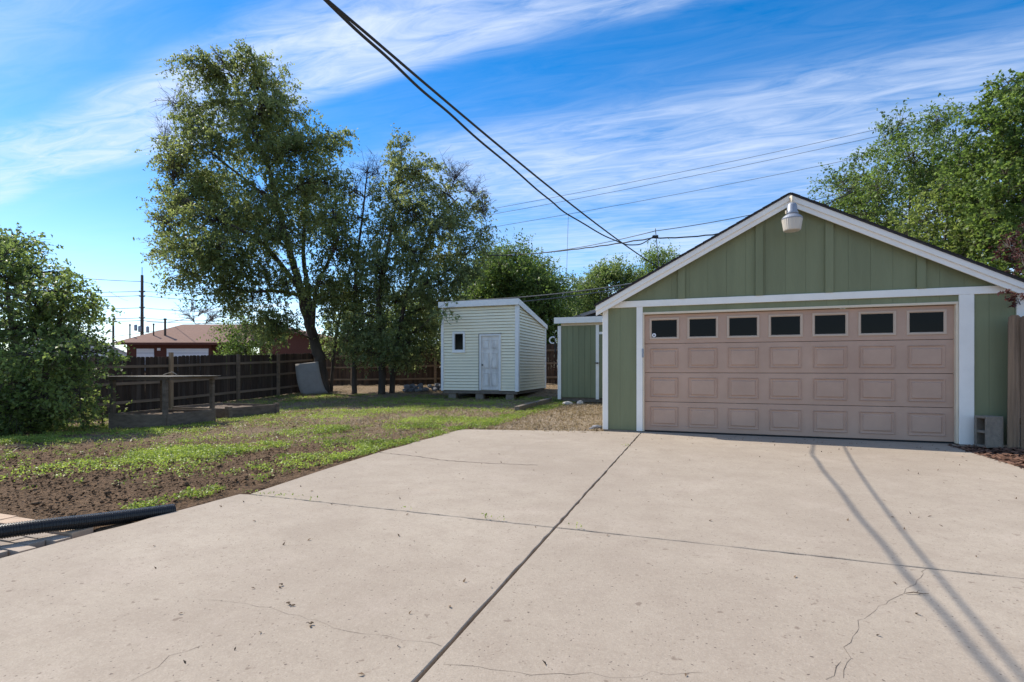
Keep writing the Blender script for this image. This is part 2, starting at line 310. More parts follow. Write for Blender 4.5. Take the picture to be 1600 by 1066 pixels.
# ------------------------------------------------------------------ ground
SLX0, SLX1 = -4.05, 3.55
def gz(x, y):
    x = np.asarray(x, float); y = np.asarray(y, float)
    z = -.02+.62*sm(17.5, 26, y)*sm(-22, -2, x)+.30*sm(17, 26, y)*(1-sm(-22, -2, x))+.75*sm(26, 42, y)
    z = z-.26*sm(-7, -16, x)*(1-sm(11, 19, y))
    return z+.10*(fbm(x*.35+9, y*.35)-.47)*sm(-3.6, -6, x)
def gh(x, y): return float(gz(x, y))
def build_ground():
    fx = np.arange(-20, -1.0, .075); fy = np.arange(.5, 24, .075)
    xs = np.concatenate([[-1500, -500, -150, -80, -50, -35, -27, -23, -21], fx, [0, 2, 4, 6, 9, 14, 25, 50, 100, 400, 1500]])
    ys = np.concatenate([[-1500, -400, -100, -40, -20, -8, -3, -1, 0], fy, [25, 26, 28, 30, 33, 37, 42, 50, 70, 120, 300, 900, 2500]])
    gx, gy = np.meshgrid(xs, ys); z = gz(gx, gy)
    infine = ((gx > -19.9) & (gx < -1) & (gy > .5) & (gy < 24))
    u = -SN*gx+CS*gy
    clod = (np.abs(fbm(gx*5, gy*5, 4)-.47)*.13+(fbm(gx*13, gy*13, 2)-.37)*.05)
    amp = np.where(infine, .25+.75*(1-sm(6, 9, u)), 0)
    z = z+clod*amp*.65-.012
    # under slab, garage and pavers
    under = ((gx > SLX0+.02) & (gy < 9.75)) | ((gx > -1.9) & (gy < 17))
    z = np.where(under, -.12, z)
    z = np.where((gx < SLX0+.02) & (gy < 2.55) & (gx > -9), np.minimum(z, -.09), z)
    nx = len(xs); ny = len(ys)
    me = bpy.data.meshes.new('ground')
    V = np.stack([gx.ravel(), gy.ravel(), z.ravel()], 1)
    i = np.arange(nx*ny).reshape(ny, nx); F = np.stack([i[:-1, :-1].ravel(), i[:-1, 1:].ravel(), i[1:, 1:].ravel(), i[1:, :-1].ravel()], 1)
    fill_mesh(me, V, F)
    dry = np.clip(sm(7.5, 11, u+2.5*(fbm(gx*.8, gy*.8)-.5))*.75+sm(-6.5, -4.6, gx)*sm(8.6, 9.6, gy)*.6, 0, 1)
    at_ = me.attributes.new('dryness', 'FLOAT', 'POINT'); at_.data.foreach_set('value', dry.ravel().astype(np.float32))
    tag(link('ground', me, M['ground']), kind='structure')
def fill_mesh(me, V, F):
    n = len(V); k = F.shape[1]
    me.vertices.add(n); me.vertices.foreach_set('co', np.ascontiguousarray(V, dtype=np.float32).ravel())
    me.loops.add(F.size); me.loops.foreach_set('vertex_index', np.ascontiguousarray(F, dtype=np.int32).ravel())
    me.polygons.add(len(F)); me.polygons.foreach_set('loop_start', np.arange(0, F.size, k, dtype=np.int32))
    me.polygons.foreach_set('loop_total', np.full(len(F), k, dtype=np.int32)); me.update(calc_edges=True)
build_ground()
# driveway: a dark bed with separate concrete panels on it
drive = MB().box(SLX0+.03, SLX1-.03, -6, 9.0, -.14, -.055).build('driveway', M['joint']); tag(drive, kind='structure')
JX, JY = -1.0, 3.76
def wob(p, q, n=14, a=.012, seed=1):
    r = random.Random(seed); out = []
    for i in range(n+1):
        t = i/n; out.append((p[0]+(q[0]-p[0])*t+(r.uniform(-a, a) if 0 < i < n else 0), p[1]+(q[1]-p[1])*t+(r.uniform(-a, a) if 0 < i < n else 0)))
    return out
g = .0085
panels = [
    wob((-3.93, JY+g), (JX-g, JY+g-.03), 40, .006, 1)+wob((JX-g, JY+g), (JX-g, 9.70), 60, .006, 2)+wob((-1.66, 9.70), (-4.27, 9.10), 8, .02, 3)+wob((-4.27, 9.08), (-4.2, 6.3), 12, .025, 4)+[(-4.08, 5.0)],
    wob((JX+g, JY+g-.03), (SLX1, JY+g-.08), 50, .006, 5)+[(SLX1, 9.72)]+wob((JX+g, 9.72), (JX+g, JY+g+.02), 60, .006, 6),
    wob((SLX0, -6), (JX-g, -6), 2, 0, 7)+wob((JX-g, -5.9), (JX-g, JY-g-.03), 80, .005, 8)+wob((JX-g-.01, JY-g-.03), (-3.93, JY-g), 40, .006, 9)+wob((-4.02, JY-g-.02), (-4.05, 2.4), 10, .014, 10),
    wob((JX+g, -6), (SLX1, -6), 2, 0, 11)+wob((SLX1, -5.9), (SLX1, JY-g-.08), 4, 0, 12)+wob((SLX1-.01, JY-g-.08), (JX+g, JY-g-.03), 50, .006, 13),
]
for i, pl in enumerate(panels):
    o = MB().prism_xy(pl, -.10, 0).build('concrete_panel', M['concrete'], drive); bevel(o, .004)
def crack(pts, wd=.006, seed=0):
    r = random.Random(seed); P = []
    for a, b in zip(pts[:-1], pts[1:]):
        n = max(2, int((Vector(b)-Vector(a)).length/.06))
        for i in range(n):
            t = i/n; P.append((a[0]+(b[0]-a[0])*t+r.uniform(-.018, .018), a[1]+(b[1]-a[1])*t+r.uniform(-.018, .018)))
    P.append(pts[-1]); mb = MB(); vs = []; fs = []
    for i, p in enumerate(P):
        q = Vector(P[min(i+1, len(P)-1)])-Vector(P[max(i-1, 0)]); nn = Vector((-q[1], q[0])).normalized()*wd*r.uniform(.25, 1)*.5
        vs += [(p[0]+nn[0], p[1]+nn[1], .0012), (p[0]-nn[0], p[1]-nn[1], .0012)]
        if i: fs.append((2*i-2, 2*i-1, 2*i+1, 2*i))
    MB().add(vs, fs).build('crack', M['crack'], drive)
def gp(px, py, z=0):
    d = FPX*(CH-z)/(py-575); v = at(px, py, d); return (v.x, v.y)
crack([gp(x, y) for x, y in ((592, 707), (650, 713), (700, 720), (760, 724), (840, 727))], .030, 1)
crack([gp(x, y) for x, y in ((1447, 888), (1428, 912), (1392, 938), (1342, 972), (1322, 1015), (1318, 1060))], .0020, 2)
crack([gp(x, y) for x, y in ((1318, 1035), (1290, 1062))], .003, 3)
crack([gp(x, y) for x, y in ((320, 1008), (270, 1025), (205, 1064))], .003, 4)
crack([gp(x, y) for x, y in ((690, 1040), (800, 1050), (950, 1056), (1100, 1052))], .002, 5)
crack([gp(x, y) for x, y in ((300, 935), (420, 950), (560, 990), (690, 1010))], .0018, 6)
# ------------------------------------------------------------------ garage
GX0, GX1, GY = -1.70, 4.50, 9.85; PKX, PKZ, SLOPE = 1.40, 4.05, .532
G = empty('garage', (PKX, GY, 0), 'green gabled garage with white trim and wide pinkish tan overhead door', 'garage')
GB = 16.2
MB().box(GX0+.03, GX0+.13, GY+.03, GB, .02, 2.35).build('wall', M['greenback'], G)
MB().box(GX1-.13, GX1-.03, GY+.03, GB, .02, 2.35).build('wall', M['greenback'], G)
MB().prism_xz([(GX0+.13, .02), (GX1-.13, .02), (GX1-.13, 2.3), (PKX, PKZ-.22), (GX0+.13, 2.3)], GB-.1, GB-.002).build('wall', M['greenback'], G)
DX0, DX1, DZ1 = -.97, 3.69, 2.14
def roofz(x): return PKZ-.10-abs(x-PKX)*SLOPE
# backing of the front
MB().prism_xz([(GX0+.03, 2.18), (GX1-.03, 2.18), (GX1-.03, roofz(GX1)), (PKX, roofz(PKX)), (GX0+.03, roofz(GX0))], GY+.008, GY+.10).build('wall', M['greenback'], G)
MB().box(GX0+.13, DX0-.02, GY+.008, GY+.10, .02, 2.18).build('wall', M['greenback'], G)
MB().box(DX1+.02, GX1-.13, GY+.008, GY+.10, .02, 2.18).build('wall', M['greenback'], G)
pitch = .305; x = GX0
def board(x0, x1, z0, top):
    MB().prism_xz([(x0, z0), (x1, z0), (x1, top(x1)), (x0, top(x0))] if not (x0 < PKX < x1) else [(x0, z0), (x1, z0), (x1, top(x1)), (PKX, top(PKX)), (x0, top(x0))], GY+.001, GY+.0078).build('siding_board', M['green'], G)
while x < GX1-.02:
    x1 = min(x+pitch, GX1); a, b = x+.0015, x1-.0015
    if roofz(a) > 2.42 or roofz(b) > 2.42:
        board(a, b, 2.36, lambda q: max(2.40, roofz(q)-.01))
    if b < DX0: board(a, b, .03, lambda q: 2.33)
    elif a > DX1+.02: board(a, b, .03, lambda q: 2.33)
    else:
        board(max(a, GX0), b, 2.17, lambda q: 2.33)
    x = x1
for bx_ in (-.31, .95, 1.99, 3.24):           # gable battens
    wd = .058; MB().prism_xz([(bx_-wd, 2.40), (bx_+wd, 2.40), (bx_+wd, roofz(bx_+wd)-.02), (bx_-wd, roofz(bx_-wd)-.02)], GY-.040, GY+.004).build('batten', M['green'], G)
def trim(x0, x1, z0, z1, pr=.024, m='white', back=.004, nm='trim_board'):
    return bevel(MB().box(x0, x1, GY-pr, GY+back, z0, z1).build(nm, M[m], G), .004)
trim(GX0-.03, GX1+.03, 2.285, 2.40, .03)
trim(GX0-.015, GX0+.085, .02, 2.284, .026)
trim(DX0-.125, DX0-.015, .012, 2.284, .024)
trim(DX1+.03, DX1+.215, .005, 2.284, .030)
trim(GX1-.085, GX1+.015, .02, 2.284, .026)
trim(DX0-.012, DX1+.027, 2.145, 2.185, .012, 'beige', .10)
trim(DX0-.012, DX0+.012, .012, 2.144, .012, 'beige', .10, 'door_stop')
trim(DX1-.005, DX1+.027, .012, 2.144, .012, 'beige', .10, 'door_stop')
bevel(MB().box(DX0-.028, DX0+.004, GY-.035, GY-.0125, 1.36, 1.52).build('sensor_box', M['galv'], G), .004)
# corner board on the left side wall
MB().box(GX0-.018, GX0+.004, GY+.006, GY+.1, .02, 2.284).build('trim_board', M['white'], G)
# side boards (left side wall)
yy = GY+.1
while yy < GB:
    MB().box(GX0, GX0+.028, yy+.004, min(yy+pitch, GB)-.004, .03, 2.33).build('siding_board', M['green'], G); yy += pitch
# garage door: four sections of seven panels
DY = GY+.055; sh = (DZ1-.025)/4; pw = (DX1-DX0)/7
def nested(x0, x1, z0, z1, steps, y, cap=True):
    mb = MB(); vs = []; fs = []
    for ins, h in steps: vs += [(x0+ins, y-h, z0+ins), (x1-ins, y-h, z0+ins), (x1-ins, y-h, z1-ins), (x0+ins, y-h, z1-ins)]
    for i in range(len(steps)-1):
        for j in range(4): a, b = 4*i+j, 4*i+(j+1) % 4; fs.append((a, b, b+4, a+4))
    if cap: o = 4*(len(steps)-1); fs.append((o, o+1, o+2, o+3))
    return mb.add(vs, fs)
for s in range(4):
    z0 = .025+s*sh; z1 = z0+sh
    sec = bevel(MB().box(DX0+.003, DX1-.003, DY, DY+.04, z0+.003, z1-.003).build('door_section', M['door'], G), .006, 2)
    for k in range(7):
        a = DX0+.03+(DX1-DX0-.06)/7*k; cx = a+(DX1-DX0-.06)/14
        if s < 3:
            nested(cx-.245, cx+.245, z0+.085, z1-.085, [(0, -.001), (.008, .017), (.024, .002), (.045, .002), (.060, .018)], DY).build('raised_panel', M['door'], sec)
        else:
            nested(cx-.262, cx+.262, z0+.075, z1-.06, [(0, -.001), (.006, .016), (.030, .016), (.040, .006), (.044, .003)], DY, False).build('window_frame', M['doorframe'], sec)
            p = nested(cx-.222, cx+.222, z0+.115, z1-.10, [(0, .004)], DY).build('window_pane', M['glass'], sec)
            if k == 0:
                sx, sz = cx-.178, z0+.155
                st = MB().tube([(sx, DY-.0045, sz), (sx, DY-.0065, sz)], .036, 20).build('sticker', M['whitedoor'], sec)
                lk = MB().box(sx-.012, sx+.012, DY-.0085, DY-.0066, sz-.016, sz+.006)
                lk.tube([(sx-.008, DY-.0075, sz+.004), (sx-.008, DY-.0075, sz+.012), (sx, DY-.0075, sz+.018), (sx+.008, DY-.0075, sz+.012), (sx+.008, DY-.0075, sz+.004)], .0022, 5)
                lk.build('padlock_mark', M['black'], sec)
MB().box(DX0+.003, DX1-.003, DY-.006, DY+.036, .003, .027).build('weather_seal', M['dark'], G)
# apron sill in front of the door
MB().box(DX0-.13, DX1+.22, 9.735, GY+.2, -.12, .0).build('sill', M['concrete'], G)
MB().box(GX0, DX0-.132, GY-.004, GY+.2, -.12, .018).build('sill', M['cinder'], G)
# roof with overhang
OY = GY-.16
def roof_slab(s, t0, t1, y0, y1):
    e = 3.24; xe = PKX+s*e
    return [(PKX, PKZ+t0), (PKX, PKZ+t1), (xe, PKZ-e*SLOPE+t1), (xe, PKZ-e*SLOPE+t0)]
for s in (-1, 1):
    p = roof_slab(s, -.02, .010, 0, 0)
    if s > 0: p = p[::-1]
    MB().prism_xz(p, OY-.02, GB+.2).build('roof_slope', M['shingle'], G)
    def rake(t0, t1, y0, y1, nm):
        e = 3.22; xe = PKX+s*e
        q = [(PKX, PKZ+t0), (PKX, PKZ+t1), (xe, PKZ-e*SLOPE+t1), (xe, PKZ-e*SLOPE+t0)]
        if s > 0: q = q[::-1]
        bevel(MB().prism_xz(q, y0, y1).build(nm, M['white'], G), .003)
    rake(-.115, -.021, OY, OY+.025, 'rake_board'); rake(-.20, -.105, OY+.026, OY+.05, 'rake_board')
    rake(-.06, -.022, OY+.052, GY+.1, 'soffit')
    e = 3.22; xe = PKX+s*e; zc = PKZ-e*SLOPE
    MB().box(min(xe-s*.03, xe), max(xe-s*.03, xe), OY+.055, GB+.1, zc-.13, zc-.02).build('eave_fascia', M['white'], G)
# shingle tabs along the front rake edge
for s in (-1, 1):
    for k in range(24):
        t = .02+k*.134; x0 = PKX+s*t; x1 = PKX+s*(t+.13); zz = lambda q: PKZ-abs(q-PKX)*SLOPE
        q = [(x0, zz(x0)+.011), (x0, zz(x0)+.014), (x1, zz(x1)+.020), (x1, zz(x1)+.011)]
        if s > 0: q = q[::-1]
        MB().prism_xz(q, OY-.03-random.uniform(0, .008), OY+.5).build('shingle', M['shingle'], G)
# security lamp under the peak
LX, LY = 1.40, GY-.36
lamp = empty('security_lamp', (LX, GY, 3.3), 'white dusk to dawn lamp with ribbed bowl hanging under the garage peak', 'lamp')
MB().tube([(LX, GY+.0, 3.93), (LX, GY-.17, 3.97), (LX, LY+.05, 3.95), (LX, LY, 3.88), (LX, LY, 3.80)], .02, 8).build('arm', M['beige'], lamp, True)
MB().lathe([(.088, 0), (.092, .03), (.078, .06), (.07, .15), (.05, .185), (.03, .19)], 20, LX, LY, 3.64).build('housing', M['galv'], lamp, True)
MB().lathe([(.152, 0), (.156, .018), (.13, .05), (.09, .08), (.06, .085)], 28, LX, LY, 3.56).build('collar', M['galv'], lamp)
MB().lathe([(.02, 0), (.11, .002), (.118, .008), (.124, .02), (.148, .175), (.15, .185)], 56, LX, LY, 3.376, .025).build('bowl', M['lens'], lamp)
MB().lathe([(.02, 0), (.02, .05)], 10, LX-.085, LY-.03, 3.655).build('light_sensor', M['beige'], lamp)
# concrete block
def block():
    bx = at(1545, 692, 7.75); root = None
    mb = MB(); W, D, H = .27, .19, .46
    # shell with two cores running along local x (openings seen on the left face)
    t = .032
    mb.box(-W/2, W/2, -D/2, -D/2+t, 0, H).box(-W/2, W/2, D/2-t, D/2, 0, H)
    for z0, z1 in ((0, .035), (H/2-.02, H/2+.02), (H-.035, H)): mb.box(-W/2+.002, W/2-.002, -D/2+t, D/2-t, z0+.001, z1-.001)
    mb.box(.02, W/2-.004, -D/2+t, D/2-t, .03, H-.03)
    o = mb.build('concrete_block', M['cinder']); o.location = (bx.x, bx.y, .0); o.rotation_euler = (0, 0, R(24)); bevel(o, .006)
    tag(o, 'grey hollow concrete block standing on end beside the garage door', 'concrete block')
block()
# ------------------------------------------------------------------ right fence
def picket_mesh(h, wd=.135, t=.018, ear=.03):
    return MB().prism_xz([(-wd/2, 0), (wd/2, 0), (wd/2, h-ear), (wd/2-ear, h), (-wd/2+ear, h), (-wd/2, h-ear)], -t/2, t/2)
RF = empty('picket_fence', (4.4, 9.62, 0), 'sun bleached brown picket fence joining the right corner of the garage', 'fence')
for k in range(18):
    me = picket_mesh(1.92+random.uniform(-.03, .03)).mesh('picket'); o = link('picket', me, M['greyfence'], RF)
    o.location = (4.27+k*.15, 9.60-.012*(k % 2), .0); o.rotation_euler = (R(random.uniform(-.6, .6)), R(random.uniform(-.6, .6)), R(random.uniform(-4, 4)))
MB().box(4.26, 4.35, 9.625, 9.72, 0, 1.85).build('post', M['greyfence'], RF)
for z in (.35, 1.0, 1.6): MB().box(4.36, 7.0, 9.63, 9.67, z, z+.09).build('rail', M['greyfence'], RF)
# ------------------------------------------------------------------ long fences
def fence(name, label, p, q, h, mp, postx, rails, face, new_posts=(), post_top=.02, wpick=.145, ragged=.012):
    root = empty(name, (p[0], p[1], gh(*p)), label, 'fence')
    d = Vector((q[0]-p[0], q[1]-p[1])); Ln = d.length; d /= Ln; nrm = Vector((-d.y, d.x))*face; ang = math.atan2(d.y, d.x)
    me = picket_mesh(h, wpick-.008).mesh('picket'); me.materials.append(M[mp])
    n = int(Ln/wpick)
    for k in range(n):
        c = Vector(p)+d*(k+.5)*wpick; o = link('picket', me, None, root)
        o.location = (c.x, c.y, gh(c.x, c.y)+random.uniform(-ragged, ragged)); o.rotation_euler = (R(random.uniform(-.4, .4)), R(random.uniform(-.25, .25)), ang+R(random.uniform(-2, 2)))
    segs = [0]+list(postx)+[Ln]
    for i in range(len(segs)-1):
        a = Vector(p)+d*segs[i]; b = Vector(p)+d*segs[i+1]
        for zr in rails:
            za, zb = gh(*a)+zr, gh(*b)+zr
            A = Vector((a.x, a.y, za)); B = Vector((b.x, b.y, zb)); n3 = Vector((nrm.x, nrm.y, 0))
            vs = []
            for P_ in (A, B):
                for o_, z_ in ((.012, 0), (.05, 0), (.05, .09), (.012, .09)): vs.append(P_+n3*o_+Vector((0, 0, z_)))
            MB().add(vs, [(0, 1, 2, 3), (7, 6, 5, 4), (0, 4, 5, 1), (1, 5, 6, 2), (2, 6, 7, 3), (3, 7, 4, 0)]).build('rail', M['rail'], root)
    for i, sx in enumerate(postx):
        c = Vector(p)+d*sx+nrm*.10; z = gh(c.x, c.y); nw = i in new_posts
        Mx = Matrix.Translation((c.x, c.y, z)) @ Matrix.Rotation(ang, 4, 'Z')
        MB().box(-.055, .055, -.048, .048, -.1, h+(.13 if nw else post_top), Mx).build('post', M['postnew' if nw else 'rail'], root)
    return root
fence('wood_fence', 'dark weathered wood fence with three rails along the left yard edge', (-17.3, 4.0), (-17.3, 20.6), 1.80, 'picket', (1.5, 4.4, 6.6, 9.1, 11.9, 14.0, 16.3), (.28, .88, 1.42), -1, (3,))
fence('wood_fence', 'reddish brown wood fence across the back behind the trees and sheds', (-20.0, 23.6), (3.0, 23.6), 1.85, 'picket2', (2.5, 5, 7.5, 10, 12.5, 15, 17.5, 20), (.25, .9, 1.5), -1)
# ------------------------------------------------------------------ cream shed
SX0, SX1, SY0, SY1 = -9.38, -6.30, 18.2, 21.8; SB = .31; SF, SR = 3.62, 2.98
S = empty('garden_shed', ((SX0+SX1)/2, SY0, .06), 'cream vinyl sided shed with slanted roof and worn white door', 'shed')
MB().box(SX0+.03, SX1-.03, SY0+.03, SY1-.03, SB, SR-.1).build('core', M['shedcore'], S)
MB().prism_yz([(SY0+.03, SR-.1), (SY1-.03, SR-.1), (SY1-.03, SR-.05), (SY0+.03, SF-.05)], SX0+.03, SX1-.03).build('core', M['shedcore'], S)
lap = .112; DSX0, DSX1, DSZ0, DSZ1 = -7.80, -6.94, .33, 2.43; WX0, WX1, WZ0, WZ1 = -8.92, -8.40, 1.78, 2.55
def course_front(x0, x1, z0, z1):
    z0 += .015
    MB().add([(x0, SY0-.004, z1), (x1, SY0-.004, z1), (x1, SY0-.038, z0), (x0, SY0-.038, z0), (x0, SY0+.03, z0), (x1, SY0+.03, z0), (x1, SY0+.03, z1), (x0, SY0+.03, z1)],
             [(3, 2, 1, 0), (4, 5, 2, 3), (7, 6, 5, 4), (0, 1, 6, 7), (0, 7, 4, 3), (1, 2, 5, 6)]).build('siding_slat', M['siding'], S)
z = SB
while z < SF-.10:
    z1 = min(z+lap, SF-.06); cuts = []
    if z1 > DSZ0 and z < DSZ1: cuts.append((DSX0, DSX1))
    if z1 > WZ0 and z < WZ1: cuts.append((WX0, WX1))
    cuts.sort(); a = SX0+.02
    for c0, c1 in cuts: course_front(a, c0, z, z1); a = c1
    course_front(a, SX1-.02, z, z1)
    # right side
    yb = SY1-.02 if z1 < SR-.06 else SY0+(SF-.05-z1)/(SF-SR)*(SY1-SY0)
    if yb > SY0+.1:
        z = z+.015
        MB().add([(SX1+.004, SY0+.02, z1), (SX1+.004, yb, z1), (SX1+.038, min(yb+(lap/(SF-SR)*(SY1-SY0) if z1 > SR-.06 else 0), SY1-.02), z), (SX1+.038, SY0+.02, z), (SX1-.03, SY0+.02, z), (SX1-.03, yb, z), (SX1-.03, yb, z1), (SX1-.03, SY0+.02, z1)],
                 [(0, 3, 2, 1), (3, 4, 5, 2), (4, 7, 6, 5), (7, 0, 1, 6), (0, 7, 4, 3), (1, 2, 5, 6)]).build('siding_slat', M['siding'], S)
    z = z1
def sbox(nm, m, *a): return MB().box(*a).build(nm, M[m], S)
sbox('corner_trim', 'shedwhite', SX0-.03, SX0+.07, SY0-.055, SY0+.05, SB-.01, SF-.06)
sbox('corner_trim', 'shedwhite', SX1-.08, SX1+.055, SY0-.055, SY0+.08, SB-.01, SF-.06)
sbox('corner_trim', 'shedwhite', SX1-.05, SX1+.055, SY1-.08, SY1+.03, SB-.01, SR-.05)
# roof
MB().prism_yz([(SY0-.12, SF+.02), (SY1+.12, SR-.03), (SY1+.12, SR+.03), (SY0-.12, SF+.08)], SX0-.08, SX1+.08).build('roof', M['shingle'], S)
MB().box(SX0-.10, SX1+.09, SY0-.145, SY0-.12, SF-.14, SF+.085).build('fascia', M['shedwhite'], S)
MB().prism_yz([(SY0-.12, SF-.13), (SY1+.13, SR-.14), (SY1+.13, SR+.04), (SY0-.12, SF+.09)], SX1+.06, SX1+.085).build('rake_board', M['shedwhite'], S)
MB().prism_yz([(SY0-.12, SF-.13), (SY1+.13, SR-.14), (SY1+.13, SR+.04), (SY0-.12, SF+.09)], SX0-.085, SX0-.06).build('rake_board', M['shedwhite'], S)
# door
fr = MB().box(DSX0, DSX0+.06, SY0-.06, SY0+.04, DSZ0, DSZ1).box(DSX1-.06, DSX1, SY0-.06, SY0+.04, DSZ0, DSZ1).box(DSX0+.06, DSX1-.06, SY0-.059, SY0+.04, DSZ1-.06, DSZ1-.001); fr.build('door_frame', M['shedwhite'], S)
MB().box(DSX0-.03, DSX0-.001, SY0-.063, SY0, DSZ0, DSZ1+.03).box(DSX0-.001, DSX1+.02, SY0-.063, SY0, DSZ1+.001, DSZ1+.03).build('door_surround', M['cinder'], S)
dr = MB().box(DSX0+.062, DSX1-.062, SY0+.0, SY0+.035, DSZ0+.02, DSZ1-.062).build('door', M['olddoor'], S)
dx0, dx1 = DSX0+.062, DSX1-.062; dw = dx1-dx0
for cx in (dx0+dw*.28, dx0+dw*.72):
    for za, zb in ((.12, .62), (.78, 1.38), (1.52, 1.86)):
        nested(cx-.125, cx+.125, DSZ0+za+.03, DSZ0+zb+.03, [(0, -.001), (.012, .022), (.030, 0.001), (.05, .024)], SY0).build('door_panel', M['olddoor'], dr)
MB().tube([(dx0+.06, SY0, DSZ0+.95), (dx0+.06, SY0-.03, DSZ0+.95), (dx0+.06, SY0-.06, DSZ0+.95)], [.014, .018, .03], 12).build('knob', M['black'], dr)
wf = nested(WX0, WX1, WZ0, WZ1, [(0, -.004), (.0, .06), (.075, .06), (.08, .005), (.085, .0)], SY0, False).build('window_frame', M['shedwhite'], S)
nested(WX0+.08, WX1-.08, WZ0+.08, WZ1-.08, [(0, .0)], SY0).build('window_pane', M['glass'], wf)
MB().box(WX0-.02, WX1+.02, SY0-.075, SY0-.01, WZ0-.03, WZ0-.001).build('window_sill', M['shedwhite'], wf)
MB().box(SX0+.01, SX1-.01, SY0+.0, SY1, SB-.11, SB-.006).build('floor_frame', M['oldwood'], S)
for bx_ in (SX0+.4, (SX0+SX1)/2+.0, SX1-.32):
    for by in (SY0+.15, SY1-.3):
        bevel(MB().box(bx_-.16, bx_+.16, by-.11, by+.11, gh(bx_, by)-.05, SB-.112).build('footing_block', M['cinder'], S), .01)
MB().lathe([(.012, 0), (.012, .01)], 8, 0, 0, 0).build('hole_patch', M['black'], S).matrix_local = Matrix.Translation((SX0+.42, SY0-.012, .92)) @ Matrix.Rotation(R(90), 4, 'X') @ Matrix.Scale(2.2, 4)
# ------------------------------------------------------------------ green lean-to
LX0, LX1, LYF = -4.56, -1.2, 17.45
K = empty('lean_to_shed', ((LX0+LX1)/2, LYF, .05), 'low green shed with white trim tucked behind the garage', 'shed')
MB().box(LX0+.03, LX1, LYF+.03, LYF+2.2, .17, 2.62).build('wall', M['greenback'], K)
x = LX0+.10
while x < LX1:
    MB().box(x+.003, min(x+.2032, LX1)-.003, LYF, LYF+.028, .17, 2.60).build('siding_board', M['green'], K); x += .2032
yy = LYF+.06
while yy < LYF+2.1:
    MB().box(LX0, LX0+.028, yy+.003, yy+.2, .17, 2.60).build('siding_board', M['green'], K); yy += .2032
def kb(nm, m, *a): return MB().box(*a).build(nm, M[m], K)
kb('trim_board', 'white', LX0-.02, LX0+.095, LYF-.025, LYF+.05, .10, 2.60)
kb('trim_board', 'white', -3.27, -3.165, LYF-.026, LYF-.001, .12, 2.60)
kb('trim_board', 'white', -3.16, LX1, LYF-.022, LYF-.001, 2.29, 2.37)
kb('trim_board', 'beige', LX0+.1, LX1, LYF-.02, LYF-.001, 2.602, 2.69)
kb('fascia', 'white', LX0-.12, LX1, LYF-.14, LYF-.11, 2.68, 2.88)
MB().prism_yz([(LYF-.108, 2.84), (LYF+2.3, 2.62), (LYF+2.3, 2.67), (LYF-.108, 2.89)], LX0-.11, LX1).build('roof', M['shingle'], K)
kb('soffit', 'beige', LX0-.1, LX1, LYF-.108, LYF+.02, 2.70, 2.72)
hd = MB().tube([(-3.22, LYF-.03, 1.33), (-3.22, LYF-.06, 1.33)], .03, 10).box(-3.30, -3.15, LYF-.07, LYF-.055, 1.32, 1.345); hd.build('handle', M['black'], K)
kb('skid', 'oldwood', LX0+.02, LX1, LYF+.06, LYF+.16, .02, .165)
# scroll hook on its left corner
hk = MB(); hk.tube([(LX0-.10, LYF-.05, 1.7), (LX0-.10, LYF-.05, 2.3)], .025, 8)
ho = hk.build('post', M['black']); 
HK = empty('hose_hanger', (LX0-.1, LYF-.05, 1.7), 'small white ring hanger on a dark bracket left of the green shed', 'hanger'); ho.parent = HK; ho.matrix_parent_inverse = Matrix.Translation(-Vector(HK.location))
MB().tube([(LX0-.19+.11*math.cos(a), LYF-.05, 2.12+.11*math.sin(a)) for a in np.linspace(-.6, 5.2, 18)], .022, 7).build('ring', M['whitedoor'], HK, True)
# ------------------------------------------------------------------ raised beds, sheet, timbers, stones
def raised_bed(name, label, o, ux, uy, h, th=.04, corner=True, z=None):
    O = Vector((o[0], o[1], 0)); U = Vector((*ux, 0)); V_ = Vector((*uy, 0)); z0 = max(gh(*o), gh(o[0]+ux[0], o[1]+ux[1]), gh(o[0]+uy[0], o[1]+uy[1]), gh(o[0]+ux[0]+uy[0], o[1]+ux[1]+uy[1]))-.02 if z is None else z
    root = empty(name, (o[0], o[1], z0), label, 'raised bed', 'wooden raised garden beds')
    ang = math.atan2(U.y, U.x); MX = Matrix.Translation((O.x, O.y, z0)) @ Matrix.Rotation(ang, 4, 'Z'); L1 = U.length; L2 = V_.length
    s = 1
    for a in ((0, L1, 0, th), (0, L1, L2-th, L2), (0, th, th+.002, L2-th-.002), (L1-th, L1, th+.002, L2-th-.002)):
        MB().box(a[0], a[1], a[2], a[3], -.1, h-random.uniform(0, .02), MX).build('board', M['bedwood'], root)
    mb = MB(); n = 14; vs = []; fs = []
    for j in range(n+1):
        for i in range(n+1): vs.append(MX @ Vector((th+(L1-2*th)*i/n, th+(L2-2*th)*j/n, h*.72+random.uniform(-.03, .03))))
    for j in range(n):
        for i in range(n): fs.append((j*(n+1)+i, j*(n+1)+i+1, (j+1)*(n+1)+i+1, (j+1)*(n+1)+i))
    mb.add(vs, fs).build('soil', M['soil'], root)
    return root, MX, L1, L2, z0
B1, MX, L1, L2, z0 = raised_bed('raised_bed', 'grey wooden raised bed with four posts carrying a flat slatted top', (-12.1, 7.78), (1.42, .28), (-.28, 1.42), .33)
for px_, py_ in ((.05, .06), (L1-.06, .0), (L1-.05, L2-.06), (.06, L2-.05)):
    MB().box(px_-.04, px_+.04, py_-.04, py_+.04, 0, 1.048, MX).build('post', M['bedwood'], B1)
for a in ((-.02, L1+.02, -.045, -.005), (-.02, L1+.02, L2-.02, L2+.02), (-.045, -.005, 0, L2), (L1+.005, L1+.045, 0, L2)):
    MB().box(*a, 1.05, 1.115, MX).build('beam', M['bedwood'], B1)
